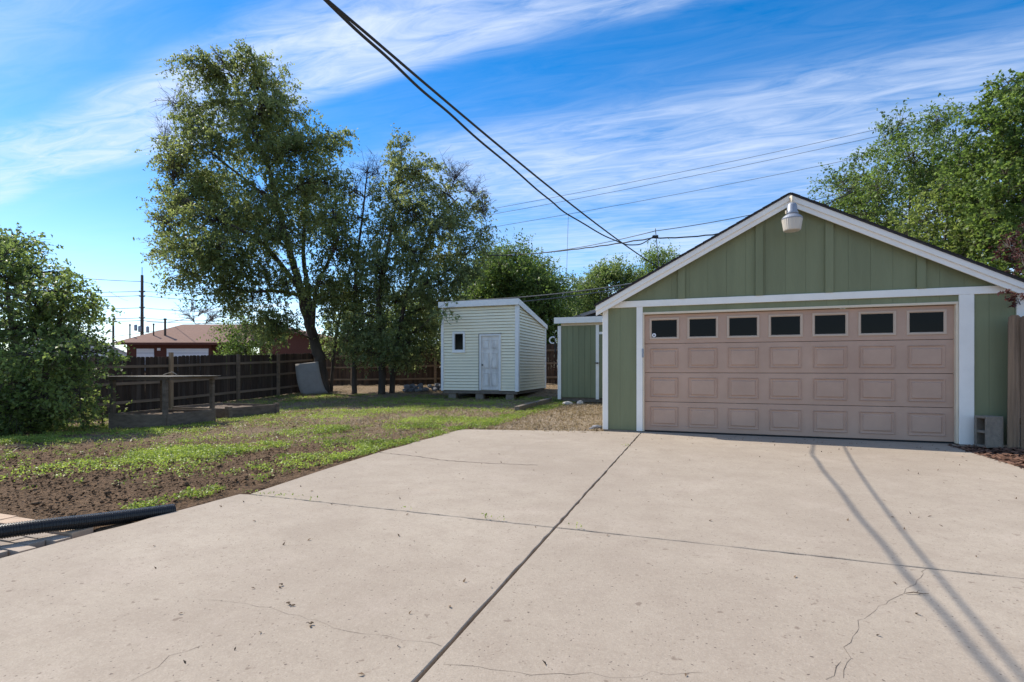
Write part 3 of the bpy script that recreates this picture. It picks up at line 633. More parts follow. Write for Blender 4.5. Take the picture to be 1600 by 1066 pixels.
for k in range(9):
    y0 = -.1+k*(L2+.2)/9; MB().box(-.12, L1+.12+random.uniform(-.05, .06), y0, y0+(L2+.2)/9-.012, 1.121, 1.131+random.uniform(0, .006), MX).build('slat', M['twine'], B1)
MB().tube([MX @ Vector((L1*.2, L2*.8, 1.15)), MX @ Vector((L1*.35, L2*.82, 1.22)), MX @ Vector((L1*.4, L2*.86, 1.15))], .012, 5).build('wire_loop', M['twine'], B1)
B2, *_ = raised_bed('raised_bed', 'low open raised bed of weathered boards nearer the fence corner', (-13.35, 10.2), (2.05, -.02), (.02, 1.6), .31)
MX2 = _[0]
MB().box(1.95, 2.08, -.05, .06, 0, .345, MX2).build('corner_post', M['bedwood'], B2)
MB().box(1.95, 2.08, 1.54, 1.64, 0, .34, MX2).build('corner_post', M['bedwood'], B2)
# curved sheet leaning by the elm
def sheet():
    bl = at(475, 611, 22.2); W_ = .92; mb = MB(); vs = []; fs = []; n = 10; m_ = 6
    prof = []
    for i in range(n+1):
        t = i/n; prof.append((.42*t-.55*math.sin(t*math.pi*.5)*.35+.16*(1-t)**2, 1.22*t**.92))
    for side in (0, .03):
        for i, (b_, zz) in enumerate(prof):
            for j in range(m_+1):
                s_ = j/m_-.5; lean = -.36*.8*1.22*(zz/1.22)**.55
                vs.append((s_*(W_-.06*zz)+lean, b_+side, zz+.10*s_*1.0))
    N_ = (n+1)*(m_+1)
    for i in range(n):
        for j in range(m_):
            a = i*(m_+1)+j; fs.append((a, a+1, a+m_+2, a+m_+1)); fs.append((a+N_+m_+1, a+N_+m_+2, a+N_+1, a+N_))
    edge = [j for j in range(m_+1)]+[i*(m_+1)+m_ for i in range(1, n+1)]+[n*(m_+1)+j for j in range(m_-1, -1, -1)]+[i*(m_+1) for i in range(n-1, 0, -1)]
    for a, b_ in zip(edge, edge[1:]+edge[:1]): fs.append((a, a+N_, b_+N_, b_))
    o = mb.add(vs, fs).build('curved_panel', M['mat'], None, True); o.location = at(492, 611, 23.0); o.scale = (1.15, 1.15, 1.15); o.location.z = gh(o.location.x, o.location.y)-.02; o.rotation_euler = (0, 0, YAW+R(8))
    tag(o, 'curved grey sheet leaning beside the trunk of the tall elm', 'panel')
sheet()
def timber(a, b, label, wd=.15, h=.18, m='oldwood'):
    A = Vector((*a, gh(*a)-.02)); B = Vector((*b, gh(*b)-.02)); d = B-A; ang = math.atan2(d.y, d.x)
    MX = Matrix.Translation(A) @ Matrix.Rotation(ang, 4, 'Z') @ Matrix.Rotation(-math.atan2(d.z, d.xy.length), 4, 'Y')
    o = MB().box(0, d.length, -wd/2, wd/2, 0, h).build('landscape_timber', M[m]); o.matrix_world = MX; bevel(o, .012)
    tag(o, label, 'timber', 'landscape timbers edging the gravel')
timber((-4.62, 13.3), (-4.72, 15.1), 'old grey landscape timber nearest the driveway in front of the cream shed')
timber((-4.70, 15.2), (-4.80, 17.2), 'old grey landscape timber ending at the green shed corner')
def stone(name, label, px, py, d, r, m, seed, cat='rock', group=None, parent=None, **k):
    p = at(px, py, d); z = gh(p.x, p.y); o = MB().rock((0, 0, 0), r, seed=seed, **k).build(name, M[m], None)
    o.location = (p.x, p.y, z+r*.3); bevel(o, r*.12, 1); tag(o, label, cat, group); return o
stone('rock', 'pale angular rock sitting before the middle of the green shed', 907, 630, 16.9, .15, 'rockw', 1, sz=.9)
stone('rock', 'flat pale rock at the left corner of the green shed', 886, 632, 16.8, .17, 'rockw', 2, sx=1.3, sz=.5)
stone('rock', 'small dark rock at the foot of the garage corner trim', 934, 668, 10.3, .10, 'rockg', 3, sx=1.5, sz=.6)
stone('rock', 'smaller dark rock just left of the garage corner trim', 925, 671, 10.1, .06, 'rockg', 4, sx=1.3, sz=.7)
SB_ = empty('stone_border', at(660, 604, 23.2), 'long low heap of blue grey stones left of the cream shed', 'stones')
for i in range(34):
    p = at(630+62*random.random(), 604, 23.2+random.uniform(-.2, .3)); rr = random.uniform(.10, .17)
    o = MB().rock((0, 0, 0), rr, seed=20+i, sz=.8).build('stone', M['rockg'], SB_); o.location = (p.x, p.y, gh(p.x, p.y)+rr*.5+random.choice((0, 0, .14)))
# ------------------------------------------------------------------ pipe and pavers
def pipe():
    pts = [(-6.2, .55, .06), (-5.3, 1.25, .065), (-4.62, 1.88, .07), (-4.32, 2.30, .072), (-4.20, 2.62, .045), (-4.11, 2.95, .018), (-4.07, 3.12, .004)]
    # smooth resample
    P = []
    V_ = [Vector(p) for p in pts]
    for i in range(len(V_)-1):
        p0, p1, p2, p3 = V_[max(i-1, 0)], V_[i], V_[i+1], V_[min(i+2, len(V_)-1)]
        for k in range(40):
            t = k/40; P.append(.5*((2*p1)+(p2-p0)*t+(2*p0-5*p1+4*p2-p3)*t*t+(3*p1-p0-3*p2+p3)*t**3))
    L_ = 0; D = [0]
    for a, b in zip(P[:-1], P[1:]): L_ += (b-a).length; D.append(L_)
    n = int(L_/.0034); Q = []; rad = []
    for k in range(n+1):
        s = L_*k/n; i = int(np.searchsorted(D, s)); i = max(1, min(i, len(D)-1)); t = (s-D[i-1])/max(1e-9, D[i]-D[i-1]); Q.append(P[i-1].lerp(P[i], t))
        rad.append(.050 if (k % 4) < 2 else .0455)
    o = MB().tube(Q, rad, 18).build('drain_pipe', M['pipe']); tag(o, 'black corrugated drain pipe lying along the driveway edge', 'pipe')
pipe()
PV = empty('paver_patio', (-5.4, 1.6, -.05), 'grey paver patio with tan edging beside the pipe', 'patio')
me1 = MB().box(-.097, .097, -.047, .047, -.05, 0).mesh('paver'); me1.materials.append(M['paver'])
me2 = MB().box(-.145, .145, -.07, .07, -.06, 0).mesh('edging_paver'); me2.materials.append(M['paver2'])
r_ = 0; yv = 2.36
while yv > -.6:
    xv = -4.12-(.1 if r_ % 2 else 0)
    while xv > -6.9:
        o = link('paver', me1, None, PV); o.location = (xv-.1, yv, -.012+random.uniform(-.006, .006)); o.rotation_euler = (R(random.uniform(-1, 1)), R(random.uniform(-1, 1)), R(random.uniform(-1.2, 1.2))); xv -= .202
    yv -= .102; r_ += 1
for k in range(9):
    o = link('edging_paver', me2, None, PV); o.location = (-4.32-k*.298, 2.50+random.uniform(-.008, .008), .004+random.uniform(-.004, .004)); o.rotation_euler = (0, 0, R(random.uniform(-1.5, 1.5)))
# ------------------------------------------------------------------ mulch bed right of the drive
MB().box(SLX1+.005, 9, 2, GY-.02, -.10, -.02).build('mulch_bed', M['mulch']); tag(bpy.data.objects['mulch_bed'], kind='structure')
def chips():
    n = 5000; x = rng.uniform(SLX1-.05, 6.5, n); y = rng.uniform(6.2, 9.7, n); z = rng.uniform(-.02, .02, n)
    c = np.stack([x, y, z], 1); a = rng.uniform(0, 6.28, n); l = rng.uniform(.02, .05, n); wd = rng.uniform(.008, .02, n)
    d = np.stack([np.cos(a), np.sin(a), rng.uniform(-.4, .4, n)], 1)*l[:, None]; e = np.stack([-np.sin(a), np.cos(a), rng.uniform(-.3, .3, n)], 1)*wd[:, None]
    V = np.stack([c-d-e, c+d-e, c+d+e, c-d+e], 1).reshape(-1, 3); F = np.arange(4*n).reshape(-1, 4)
    me = bpy.data.meshes.new('mulch_chips'); fill_mesh(me, V, F); tag(link('mulch_chips', me, M['chip']), 'red brown bark chips beside the garage', 'mulch', kind='stuff')
chips()
# ------------------------------------------------------------------ foliage
def leaf_mesh(name, P, size, mat_, parent, up=.5, asp=.5, droop=0., tint=None):
    n = len(P); d = rng.normal(size=(n, 3)); d[:, 2] -= droop; d /= np.linalg.norm(d, axis=1)[:, None]
    nr = rng.normal(size=(n, 3)); nr[:, 2] += up*2; e = np.cross(nr, d); e /= np.linalg.norm(e, axis=1)[:, None]+1e-9
    f = np.cross(d, e)
    s = size*rng.uniform(.6, 1.3, n)[:, None]; l = d*s; wd = e*s*asp; fold = f*s*asp*.35
    V = np.stack([P-l*.5, P-l*.05+wd*.5+fold, P+l*.5, P-l*.05-wd*.5+fold], 1).reshape(-1, 3); F = np.arange(4*n).reshape(-1, 4)
    me = bpy.data.meshes.new(name); fill_mesh(me, V, F)
    a = me.attributes.new('tint', 'FLOAT', 'FACE'); t = rng.random(n) if tint is None else np.clip(tint+rng.normal(0, .22, n), 0, 1); a.data.foreach_set('value', t.astype(np.float32))
    return link(name, me, M[mat_], parent)
def bez(a, b, bow, n=8):
    a = Vector(a); b = Vector(b); m_ = (a+b)/2+Vector(bow)
    return [a*(1-t)**2+m_*2*t*(1-t)+b*t*t for t in [i/n for i in range(n+1)]]
def make_tree(name, label, cat, base, trunks, clumps, leaf, size, twigs_per, leaves_per, bark='bark', group=None, droop=.15, up=.5, asp=.5, spread=.10, limb_r=.06, seed=1, bare_bark=None, twr=.006, spray=7):
    """trunks: lists of (point, radius); clumps: (centre, (rx, ry, rz), leafiness)"""
    q = random.Random(seed)
    root = empty(name, base, label, cat, group)
    tb = MB(); nodes = []
    for path in trunks:
        pts = [Vector(p) for p, r in path]; rad = [r for p, r in path]; P = []; Rr = []
        for i in range(len(pts)-1):
            p0, p1, p2, p3 = pts[max(i-1, 0)], pts[i], pts[i+1], pts[min(i+2, len(pts)-1)]
            for k in range(6):
                t = k/6; P.append(.5*((2*p1)+(p2-p0)*t+(2*p0-5*p1+4*p2-p3)*t*t+(3*p1-p0-3*p2+p3)*t**3)+Vector((q.uniform(-1, 1), q.uniform(-1, 1), 0))*rad[i]*.12); Rr.append(rad[i]+(rad[i+1]-rad[i])*t)
        P.append(pts[-1]); Rr.append(rad[-1]); Rr = [q_*.85 for q_ in Rr]; tb.tube(P, Rr, 10); nodes += list(zip(P, Rr))
    base_nodes = list(nodes)
    L_ = []; T_ = []
    for c, rr, lf in clumps:
        c = Vector(c); best = None
        for p, r in nodes:
            dd = (p-c); cost = dd.length+max(0, p.z-c.z+.25*dd.length)*2.5
            if best is None or cost < best[0]: best = (cost, p, r)
        st, sr = best[1], best[2]; ln = (c-st).length
        limb = bez(st, c, (q.uniform(-.1, .1)*ln, q.uniform(-.1, .1)*ln, .12*ln), 7)
        limb = [p+Vector((q.uniform(-1, 1), q.uniform(-1, 1), q.uniform(-1, 1)))*.03*ln if 0 < i < 7 else p for i, p in enumerate(limb)]
        r0 = min(sr*.75, limb_r*(.5+.35*max(rr))); tb.tube(limb, [r0*(1-.75*i/7) for i in range(8)], 6)
        nodes += [(p, r0*(1-.75*i/7)) for i, p in enumerate(limb) if i > 2]
        vol = (rr[0]*rr[1]*rr[2])**(2/3); nt = max(5, int(twigs_per*vol)); ct = q.random()
        for k in range(nt):
            while True:
                v = Vector((q.uniform(-1, 1), q.uniform(-1, 1), q.uniform(-1, 1)))
                if v.length < 1: break
            v = v*(v.length**-.35 if v.length > .05 else 1)
            e = c+Vector((v.x*rr[0], v.y*rr[1], v.z*rr[2])); e.z += -droop*q.random()*rr[2] if lf else .5*rr[2]*q.random()
            s0 = limb[q.randint(2, 7)]; tl = (e-s0).length
            tw = bez(s0, e, (q.uniform(-.1, .1)*tl, q.uniform(-.1, .1)*tl, (.10+droop*.3)*tl), 4)
            tr = twr*(1.2 if lf else 1.3); tb.tube(tw, [tr*1.6, tr*1.3, tr, tr*.7, tr*.35], 3, False)
            if not lf:
                for _ in range(5):
                    u0 = tw[q.randint(1, 3)]; u1 = u0+Vector((q.uniform(-1, 1), q.uniform(-1, 1), q.uniform(-.2, 1)))*tl*.3
                    tb.tube([u0, (u0+u1)/2+Vector((0, 0, .02)), u1], [tr*.8, tr*.6, tr*.3], 3, False)
            ns = int(leaves_per*lf*q.uniform(.6, 1.4)/spray+.5)
            for _ in range(ns):
                t = .35+.65*q.random(); i = min(3, int(t*4)); p = tw[i].lerp(tw[i+1], t*4-i)
                od = (p-c); od = od.normalized() if od.length > 1e-4 else Vector((0, 0, 1))
                sd = (od*.6+Vector((q.gauss(0, .6), q.gauss(0, .6), q.gauss(0, .5)-droop*1.6))).normalized(); sl_ = spread*q.uniform(1.2, 3.2)
                tt = .15+.5*ct+q.uniform(-.12, .22)
                for k2 in range(spray):
                    u = (k2+.5)/spray; pp = p+sd*sl_*u; jj = spread*.22
                    L_.append((pp.x+q.gauss(0, jj), pp.y+q.gauss(0, jj), pp.z+q.gauss(0, jj)-droop*.25*sl_*u*u)); T_.append(tt)
    tb.build('trunk', M[bark], root, True)
    if L_: leaf_mesh('crown', np.array(L_), size, leaf, root, up, asp, droop*2, np.array(T_))
    return root, len(L_)
def tp(lst, d): return [(at(x, y, d+dd), r) for x, y, dd, r in lst]
def cl(lst, d, k=1.0, dep=1.0):
    """rows of (px, py, depth offset, width m, height m, leafiness)"""
    return [(at(x, y, d+dd), (rx*k, rx*k*dep, rz*k), lf) for x, y, dd, rx, rz, lf in lst]
total = 0
# tall leaning elm
D1 = 23.6
b1 = at(505, 604, D1); b1.z = gh(b1.x, b1.y)-.1
elm_tr = [[(b1, .36), (at(501, 570, D1), .30), (at(494, 540, D1), .27), (at(481, 500, D1), .25), (at(470, 455, D1), .21), (at(455, 400, D1), .17), (at(436, 330, D1+.2), .14), (at(420, 265, D1), .11), (at(388, 190, D1), .07), (at(362, 120, D1), .04)],
          tp([(470, 455, 0, .15), (448, 425, -.6, .13), (415, 385, -1.3, .10), (385, 365, -1.8, .08), (340, 340, -2.2, .05), (290, 310, -2.4, .03)], D1),
          tp([(484, 505, 0, .16), (482, 460, .5, .14), (474, 400, 1.0, .11), (478, 330, 1.4, .08), (490, 265, 1.6, .05)], D1),
          tp([(436, 330, 0, .09), (395, 290, -.5, .07), (350, 255, -.8, .05), (300, 215, -1, .03)], D1),
          tp([(489, 530, 0, .13), (492, 460, -.9, .10), (510, 415, -1.5, .07), (530, 370, -1.8, .04)], D1),
          tp([(470, 462, 0, .10), (430, 455, -1.4, .08), (385, 455, -2.2, .06), (345, 440, -2.6, .04)], D1)]
elm_cl = cl([(300, 105, 0, .9, .55, .9), (345, 110, .3, 1.0, .8, 1), (395, 100, -.3, .9, .8, 1), (430, 130, .2, .9, .8, 1), (455, 175, .4, .9, .8, 1), (410, 165, -.8, 1.1, .9, 1), (350, 165, .6, 1.1, .9, 1), (305, 190, -.4, .9, .7, .8), (270, 235, -.5, .8, .6, .7),
     (330, 225, -1.2, 1.1, .9, 1), (390, 230, 1.2, 1.2, 1, 1), (450, 235, -.6, 1.2, 1, 1), (495, 225, .4, .9, .9, 1), (515, 215, 0, .6, .5, 1), (295, 270, .4, 1.0, .8, .9), (255, 250, .2, .5, .4, .5), (345, 290, 1.5, 1.1, 1, 1), (410, 300, -1.6, 1.2, 1, 1), (470, 300, 1.2, 1.2, 1, 1), (515, 280, -.5, .9, .9, 1),
     (280, 320, -1.2, .9, .7, .9), (330, 345, -2, 1.1, .9, 1), (390, 360, 1.8, 1.1, 1, 1), (445, 355, -2.0, 1.1, 1, 1), (500, 345, 1.6, 1.0, 1, 1), (255, 300, .5, .5, .5, .6), (262, 375, -.6, .8, .5, .8), (300, 395, -2.2, 1.0, .9, 1), (355, 410, -2.5, 1.1, 1, 1), (410, 415, -1.6, 1.0, .9, .7), (250, 400, -.4, .5, .4, .7),
     (285, 430, -2.0, .7, .6, .9), (350, 455, -2.6, .8, .7, 1), (395, 470, -1.5, .9, .8, .6), (520, 330, -1.6, .8, .9, 1), (525, 390, -1.6, .8, .9, .9), (395, 500, -2.4, .7, .6, .9), (425, 510, -1.8, .7, .7, .7), (540, 215, .2, .35, .3, 1),
     (300, 160, 0, .7, .6, .7), (275, 345, 1.4, .8, .8, .9), (430, 200, .9, 1.0, .8, 1), (365, 330, 0, 1.1, 1, .9), (320, 300, -.2, 1.0, .9, 1)], D1, 1.38, 1.1)
elm_cl += cl([(455, 440, -1.5, .8, .7, .7), (500, 440, -2.2, .8, .7, .9), (520, 455, -1.2, .8, .7, .9), (450, 500, -2, .7, .6, .6), (540, 300, .4, .7, .7, .9), (350, 380, -3, 1, .8, .9)], D1, 1.3, 1.1)
elm_cl += cl([(270, 165, .3, 1.0, 1.0, 0), (262, 215, .6, 1.0, .9, 0), (252, 345, 0, 1.0, .8, 0), (272, 270, -.8, 1.0, .9, 0), (345, 95, -.6, .8, .7, 0), (450, 460, -1.0, .8, .8, 0)], D1)
_, n = make_tree('elm_tree', 'tallest leaning elm with arching crown left of the sheds', 'tree', b1, elm_tr, elm_cl, 'elm', .135, 40, 33, group='elm trees in the back corner', droop=.35, limb_r=.045, seed=11, spread=.17); total += n
# second elm
D2 = 22.6
b2 = at(596, 605, D2); b2.z = gh(b2.x, b2.y)-.1; b2b = at(612, 604, D2+.4); b2b.z = gh(b2b.x, b2b.y)-.1
e2_tr = [[(b2, .19), (at(598, 560, D2), .17), (at(598, 520, D2), .15), (at(592, 470, D2), .12), (at(604, 400, D2), .09), (at(618, 320, D2), .06), (at(628, 240, D2), .03)],
         [(b2b, .15), (at(617, 560, D2+.4), .13), (at(624, 520, D2+.4), .12), (at(634, 470, D2+.3), .10), (at(655, 410, D2), .08), (at(680, 350, D2), .05), (at(715, 310, D2), .03)],
         tp([(634, 470, .3, .08), (670, 440, -.6, .06), (715, 415, -1, .04)], D2)]
e2_cl = cl([(626, 225, 0, .45, .6, .9), (630, 270, .3, .8, .8, .9), (605, 300, -.4, .7, .8, .8), (665, 265, -.2, .8, .7, .8), (690, 300, .5, .9, .8, .8), (640, 330, -.9, 1, .9, 1), (600, 360, .8, .9, .9, 1), (690, 350, -.9, 1, .9, 1), (730, 340, .3, .8, .7, .7), (745, 385, -.3, .7, .7, .8), (700, 400, .9, 1, .9, 1), (645, 395, -1.2, 1, .9, 1), (600, 420, -1.2, .9, .9, 1), (725, 430, -1.0, .8, .7, 1), (665, 445, -1.5, 1, .8, 1), (615, 470, .9, .9, .8, .9), (580, 450, 1.2, .8, .8, .9), (700, 470, -.4, .9, .7, 1), (655, 500, .6, .9, .7, .9), (600, 515, -1.0, .7, .6, .9), (690, 510, .7, .8, .5, .9), (755, 310, .4, .4, .4, .5), (760, 350, -.3, .4, .4, .6), (570, 490, -.8, .7, .7, .8), (640, 535, -.5, .8, .4, .9), (585, 540, .5, .8, .5, .9), (545, 520, -1.2, .7, .6, .8), (575, 548, -1.4, .6, .5, .8), (645, 562, -.8, .6, .4, .8), (610, 545, -1.5, .6, .5, .7), (620, 555, 1.2, .7, .4, .9), (675, 545, .9, .8, .4, .9), (705, 480, -3.6, .35, .28, .8)], D2, 1.36, 1.1)
e2_cl += cl([(712, 275, 0, 1.0, 1.0, 0), (735, 300, .4, 1.0, .9, 0), (752, 325, -.4, .9, .7, 0), (660, 300, .4, .7, .8, 0)], D2)
_, n = make_tree('elm_tree', 'round headed double trunk elm just left of the cream shed', 'tree', b2, e2_tr, e2_cl, 'elm2', .13, 42, 35, group='elm trees in the back corner', droop=.3, seed=21, limb_r=.045, spread=.17); total += n
# slim middle elm with dead top
D3 = 23.2
b3 = at(554, 603, D3); b3.z = gh(b3.x, b3.y)-.1
e3_tr = [[(b3, .14), (at(554, 550, D3), .12), (at(555, 500, D3), .10), (at(556, 430, D3), .08), (at(566, 340, D3), .05), (at(575, 260, D3), .025)], tp([(556, 430, 0, .05), (540, 370, .3, .04), (548, 300, .4, .02)], D3)]
e3_cl = cl([(560, 340, 0, .7, .7, .3), (545, 390, .5, .8, .8, .6), (575, 400, -.5, .7, .8, .7), (555, 450, .4, .8, .8, .9), (535, 480, -.6, .8, .7, .9), (565, 510, .6, .8, .6, .9), (530, 530, .9, .7, .6, .8), (560, 545, -.6, .7, .5, .8)], D3, 1.35, 1.2)+cl([(572, 270, 0, .8, .9, 0), (585, 300, .3, .9, 1.0, 0), (552, 300, -.2, .8, .9, 0), (592, 270, .2, .6, .9, 0)], D3)
_, n = make_tree('elm_tree', 'slim half dead elm with bare top between the two bigger elms', 'tree', b3, e3_tr, e3_cl, 'elm2', .14, 38, 30, group='elm trees in the back corner', droop=.3, spread=.2, seed=31, limb_r=.04, bark='bark'); total += n
b4 = at(517, 601, 24.2); b4.z = gh(b4.x, b4.y)-.1
_, n = make_tree('elm_sapling', 'thin leaning sapling trunk right behind the tall elm', 'tree', b4, [[(b4, .10), (at(521, 560, 24.2), .09), (at(528, 510, 24.2), .07), (at(540, 450, 24.2), .04), (at(548, 410, 24.2), .02)]], cl([(545, 430, .2, .7, .7, .9), (528, 460, .6, .7, .6, .9), (560, 470, .9, .7, .7, .9), (515, 495, .9, .6, .6, .8)], 24.2), 'elm2', .125, 50, 30, seed=41, droop=.3); total += n
def tree_auto(name, label, d, px, pbase, ptop, hw, leaf, size, ncl, tw, lv, group, seed, lean=0, cr=None, shape=1.0, trunk_r=.16, zlow=.25, cat='tree', **kw):
    """crown of clumps spread on an egg between ptop and pbase"""
    q = random.Random(seed); b = at(px, 575, d); b.z = gh(b.x, b.y)-.1
    ztop = at(px, ptop, d).z; zb = b.z; H = ztop-zb; W = hw/FPX*d; top = at(px+lean, ptop+.1*(pbase-ptop), d)
    tw *= 1.9; lv = int(lv*1.5); size *= 1.12; kw.setdefault('spread', .2*d/24)
    trs = [[(b, trunk_r), (b.lerp(top, .3)+Vector((.1, 0, 0)), trunk_r*.75), (b.lerp(top, .6)-Vector((.1, 0, 0)), trunk_r*.45), (b.lerp(top, .9), trunk_r*.15)]]
    cls = []
    for i in range(ncl):
        t = zlow+(1-zlow)*((i+.5)/ncl)**.9; z = zb+H*(t-.06); env = math.sin(math.pi*min(1, max(.05, (t-zlow*.6)/(1.06-zlow*.6)))**shape)**.7
        a = i*2.39996+q.uniform(-.4, .4); rr = W*env*q.uniform(.45, .92); c_ = b.lerp(top, t); r = (cr or W*.36)*1.35*q.uniform(.75, 1.25)*(1 if t < .85 else .7)
        cls.append(((c_.x+rr*math.cos(a), c_.y+rr*math.sin(a), z), (r, r, r*.8), 1))
    return make_tree(name, label, cat, b, trs, cls, leaf, size, tw, lv, group=group, seed=seed, **kw)
GB_ = 'trees beyond the back fence'
def T(*a, **k):
    global total
    total += tree_auto(*a, **k)[1]
# far trees
T('shade_tree', 'rounded bright green tree rising behind the cream shed', 34, 798, 575, 384, 90, 'maple', .15, 40, 16, 17, GB_, 51, zlow=.18)
T('shade_tree', 'grey green tree showing left of the garage roof slope', 42, 950, 575, 400, 56, 'bush', .17, 30, 15, 20, GB_, 52, zlow=.2)
T('shade_tree', 'green tree top peeking just above the garage roof slope', 46, 1035, 575, 382, 54, 'maple', .18, 28, 14, 18, GB_, 53, zlow=.2)
T('shade_tree', 'low distant tree in the gap above the green shed', 55, 893, 575, 462, 40, 'bright', .2, 18, 12, 16, GB_, 54, zlow=.12)
T('shade_tree', 'bright leafy tree filling the gap behind the elm trunks', 33, 640, 575, 450, 75, 'bright', .15, 26, 14, 13, GB_, 55, zlow=.1)
T('shade_tree', 'yellow green tree low behind the elms near the fence end', 36, 545, 575, 465, 45, 'bright', .16, 18, 13, 13, GB_, 56, zlow=.1)
T('shade_tree', 'leafy tree spilling over the left fence before the brown house', 26.5, 385, 575, 485, 46, 'maple', .12, 26, 15, 13, GB_, 57, zlow=.15, droop=.4)
# right trees
T('shade_tree', 'full green tree behind the right half of the garage roof', 24, 1425, 575, 165, 130, 'maple', .12, 56, 13, 17, 'trees behind the garage', 61, zlow=.28, cr=1.05, droop=.1)
T('shade_tree', 'tall bright maple cut by the right edge of the photo', 17.5, 1605, 575, 92, 120, 'maple', .11, 60, 16, 18, 'trees behind the garage', 62, zlow=.25, cr=.8, droop=.2, asp=.75)
T('shade_tree', 'lower green tree hugging the right roof slope of the garage', 27, 1335, 575, 250, 62, 'elm', .14, 26, 14, 14, 'trees behind the garage', 64, zlow=.25)
T('shade_tree', 'yellow green small tree just over the garage eave', 20, 1480, 575, 270, 95, 'bright', .13, 26, 13, 13, 'trees behind the garage', 63, zlow=.3)
# plum by the right fence
b = at(1606, 575, 8.35); b.z = 0
pc = [(at(x, y, 8.35+dd), (r, r, r), 1) for x, y, dd, r in ((1588, 395, .9, .16), (1600, 415, .2, .16), (1580, 425, .35, .10), (1612, 440, .1, .2), (1578, 462, -.9, .07), (1592, 470, -.9, .09), (1615, 400, .4, .25), (1640, 430, .3, .3), (1570, 385, 1.6, .22), (1590, 370, 1.6, .25), (1560, 400, 1.7, .15), (1585, 405, 1.5, .22), (1600, 385, 1.3, .25), (1586, 462, -1.0, .06), (1570, 456, -1.0, .05))]
_, n = make_tree('plum_shrub', 'dark red leaved plum shrub reaching over the right fence', 'shrub', b, [[(b, .04), (at(1610, 500, 8.4), .03), (at(1606, 430, 8.4), .015)]], pc, 'plum', .055, 420, 7, seed=71, spread=.03, limb_r=.02, twr=.003); total += n
# big bush at left
D5 = 11.6
b5 = at(40, 575, D5); b5.z = gh(b5.x, b5.y)-.1
bush_tr = [[(b5, .12), (at(35, 600, D5), .10), (at(20, 520, D5), .07), (at(10, 440, D5), .03)], [(b5, .10), (at(70, 590, D5-.2), .08), (at(90, 520, D5-.3), .05), (at(100, 460, D5-.3), .02)], [(b5, .1), (at(0, 600, D5+.5), .08), (at(-50, 500, D5+.7), .04)]]
bc = []
qb = random.Random(5)
for x, y in ((10, 375), (50, 372), (-30, 380), (80, 410), (30, 415), (-20, 420), (105, 440), (60, 455), (5, 460), (-45, 460), (125, 475), (90, 500), (40, 505), (-10, 505), (140, 510), (110, 540), (65, 550), (15, 550), (-35, 550), (148, 545), (130, 580), (85, 590), (35, 595), (-15, 595), (115, 620), (70, 632), (20, 638), (-30, 635), (140, 610), (95, 660), (45, 668), (0, 672), (-60, 520), (-70, 600), (140, 640)):
    x -= 16; y = 655-(655-y)*.93
    bc.append((at(x, y, D5+qb.uniform(-1.4, 1.1)), (qb.uniform(.5, .85),)*2+(qb.uniform(.42, .65),), 1))
for k in range(26):
    a = qb.uniform(-.3, 3.3); bc.append((at(35+108*math.cos(a)*(1.05 if k % 3 else .9), 508-125*math.sin(a)*(1 if math.sin(a) > 0 else .6), D5+qb.uniform(-.8, .8)), (qb.uniform(.14, .3),)*2+(qb.uniform(.2, .4),), .8))
_, n = make_tree('large_bush', 'huge dense leafy bush filling the left edge before the fence', 'bush', b5, bush_tr, bc, 'bush', .085, 150, 14, seed=81, spread=.12, droop=.2, asp=.6, limb_r=.04, twr=.005); total += n
bb = at(160, 575, 13.2); bb.z = gh(bb.x, bb.y)-.05
_, n = make_tree('low_shrub', 'pale low shrub beside the posts of the covered raised bed', 'shrub', bb, [[(bb, .03), (bb+Vector((0, 0, .4)), .015)]], [(bb+Vector((qb.uniform(-.6, .6), qb.uniform(-.4, .4), qb.uniform(.15, .6))), (.28, .28, .2), 1) for _ in range(8)], 'bright', .07, 130, 8, seed=83, spread=.05, limb_r=.02, twr=.004); total += n
bd = at(305, 575, 62); bd.z = gh(bd.x, bd.y)
make_tree('bare_shrub', 'grey leafless branches sticking up over the brown roof', 'shrub', bd, [[(bd, .12), (at(310, 530, 62), .1), (at(312, 512, 62), .06)]], [(at(x, y, 62), (1.5, 1.5, 1.2), 0) for x, y in ((285, 488), (305, 482), (325, 486), (345, 494), (330, 500))], 'elm', .1, 9, 1, bark='bark2', seed=84, twr=.018)
print('leaves', total)
# ------------------------------------------------------------------ ground cover
def weeds():
    n = 110000; x = rng.uniform(-17, -3.9, n); y = rng.uniform(2.6, 19, n); u = -SN*x+CS*y
    inside = ~((x > -4.25) & (y < 9.3))
    dens = sm(5.6, 7.4, u)*(1-.85*sm(9.5, 13, u))
    f = fbm(x*.75+40, y*.75+11, 4); f2 = fbm(x*3+7, y*3, 2)
    p = np.clip((f-.45+.3*(f2-.37))*5, 0, 1)*dens*.9+.03*sm(4.6, 6, u)+.10*np.exp(-((x+4.25)/.25)**2)*sm(4, 5, y)
    p = p+.55*(x > -4.5)*(x < -4.1)*(fbm(x*2, y*2.2)>.52)
    k = inside & (rng.random(n) < p); x, y = x[k], y[k]; n = len(x)
    z = gz(x, y)+.015
    cnt = 12; P = np.repeat(np.stack([x, y, z], 1), cnt, 0); P += rng.normal(0, .035, P.shape)*np.array([1, 1, .35]); P[:, 2] = np.maximum(P[:, 2], np.repeat(z, cnt))+rng.uniform(0, .04, len(P))
    t = np.repeat(np.clip(fbm(x*1.3, y*1.3)*1.6-.3, 0, 1), cnt)
    o = leaf_mesh('weeds', P, .028, 'weed', None, .9, .6, 0, t); tag(o, 'bright green weeds growing in patches over the yard soil', 'weeds', kind='stuff'); print('weeds', len(P))
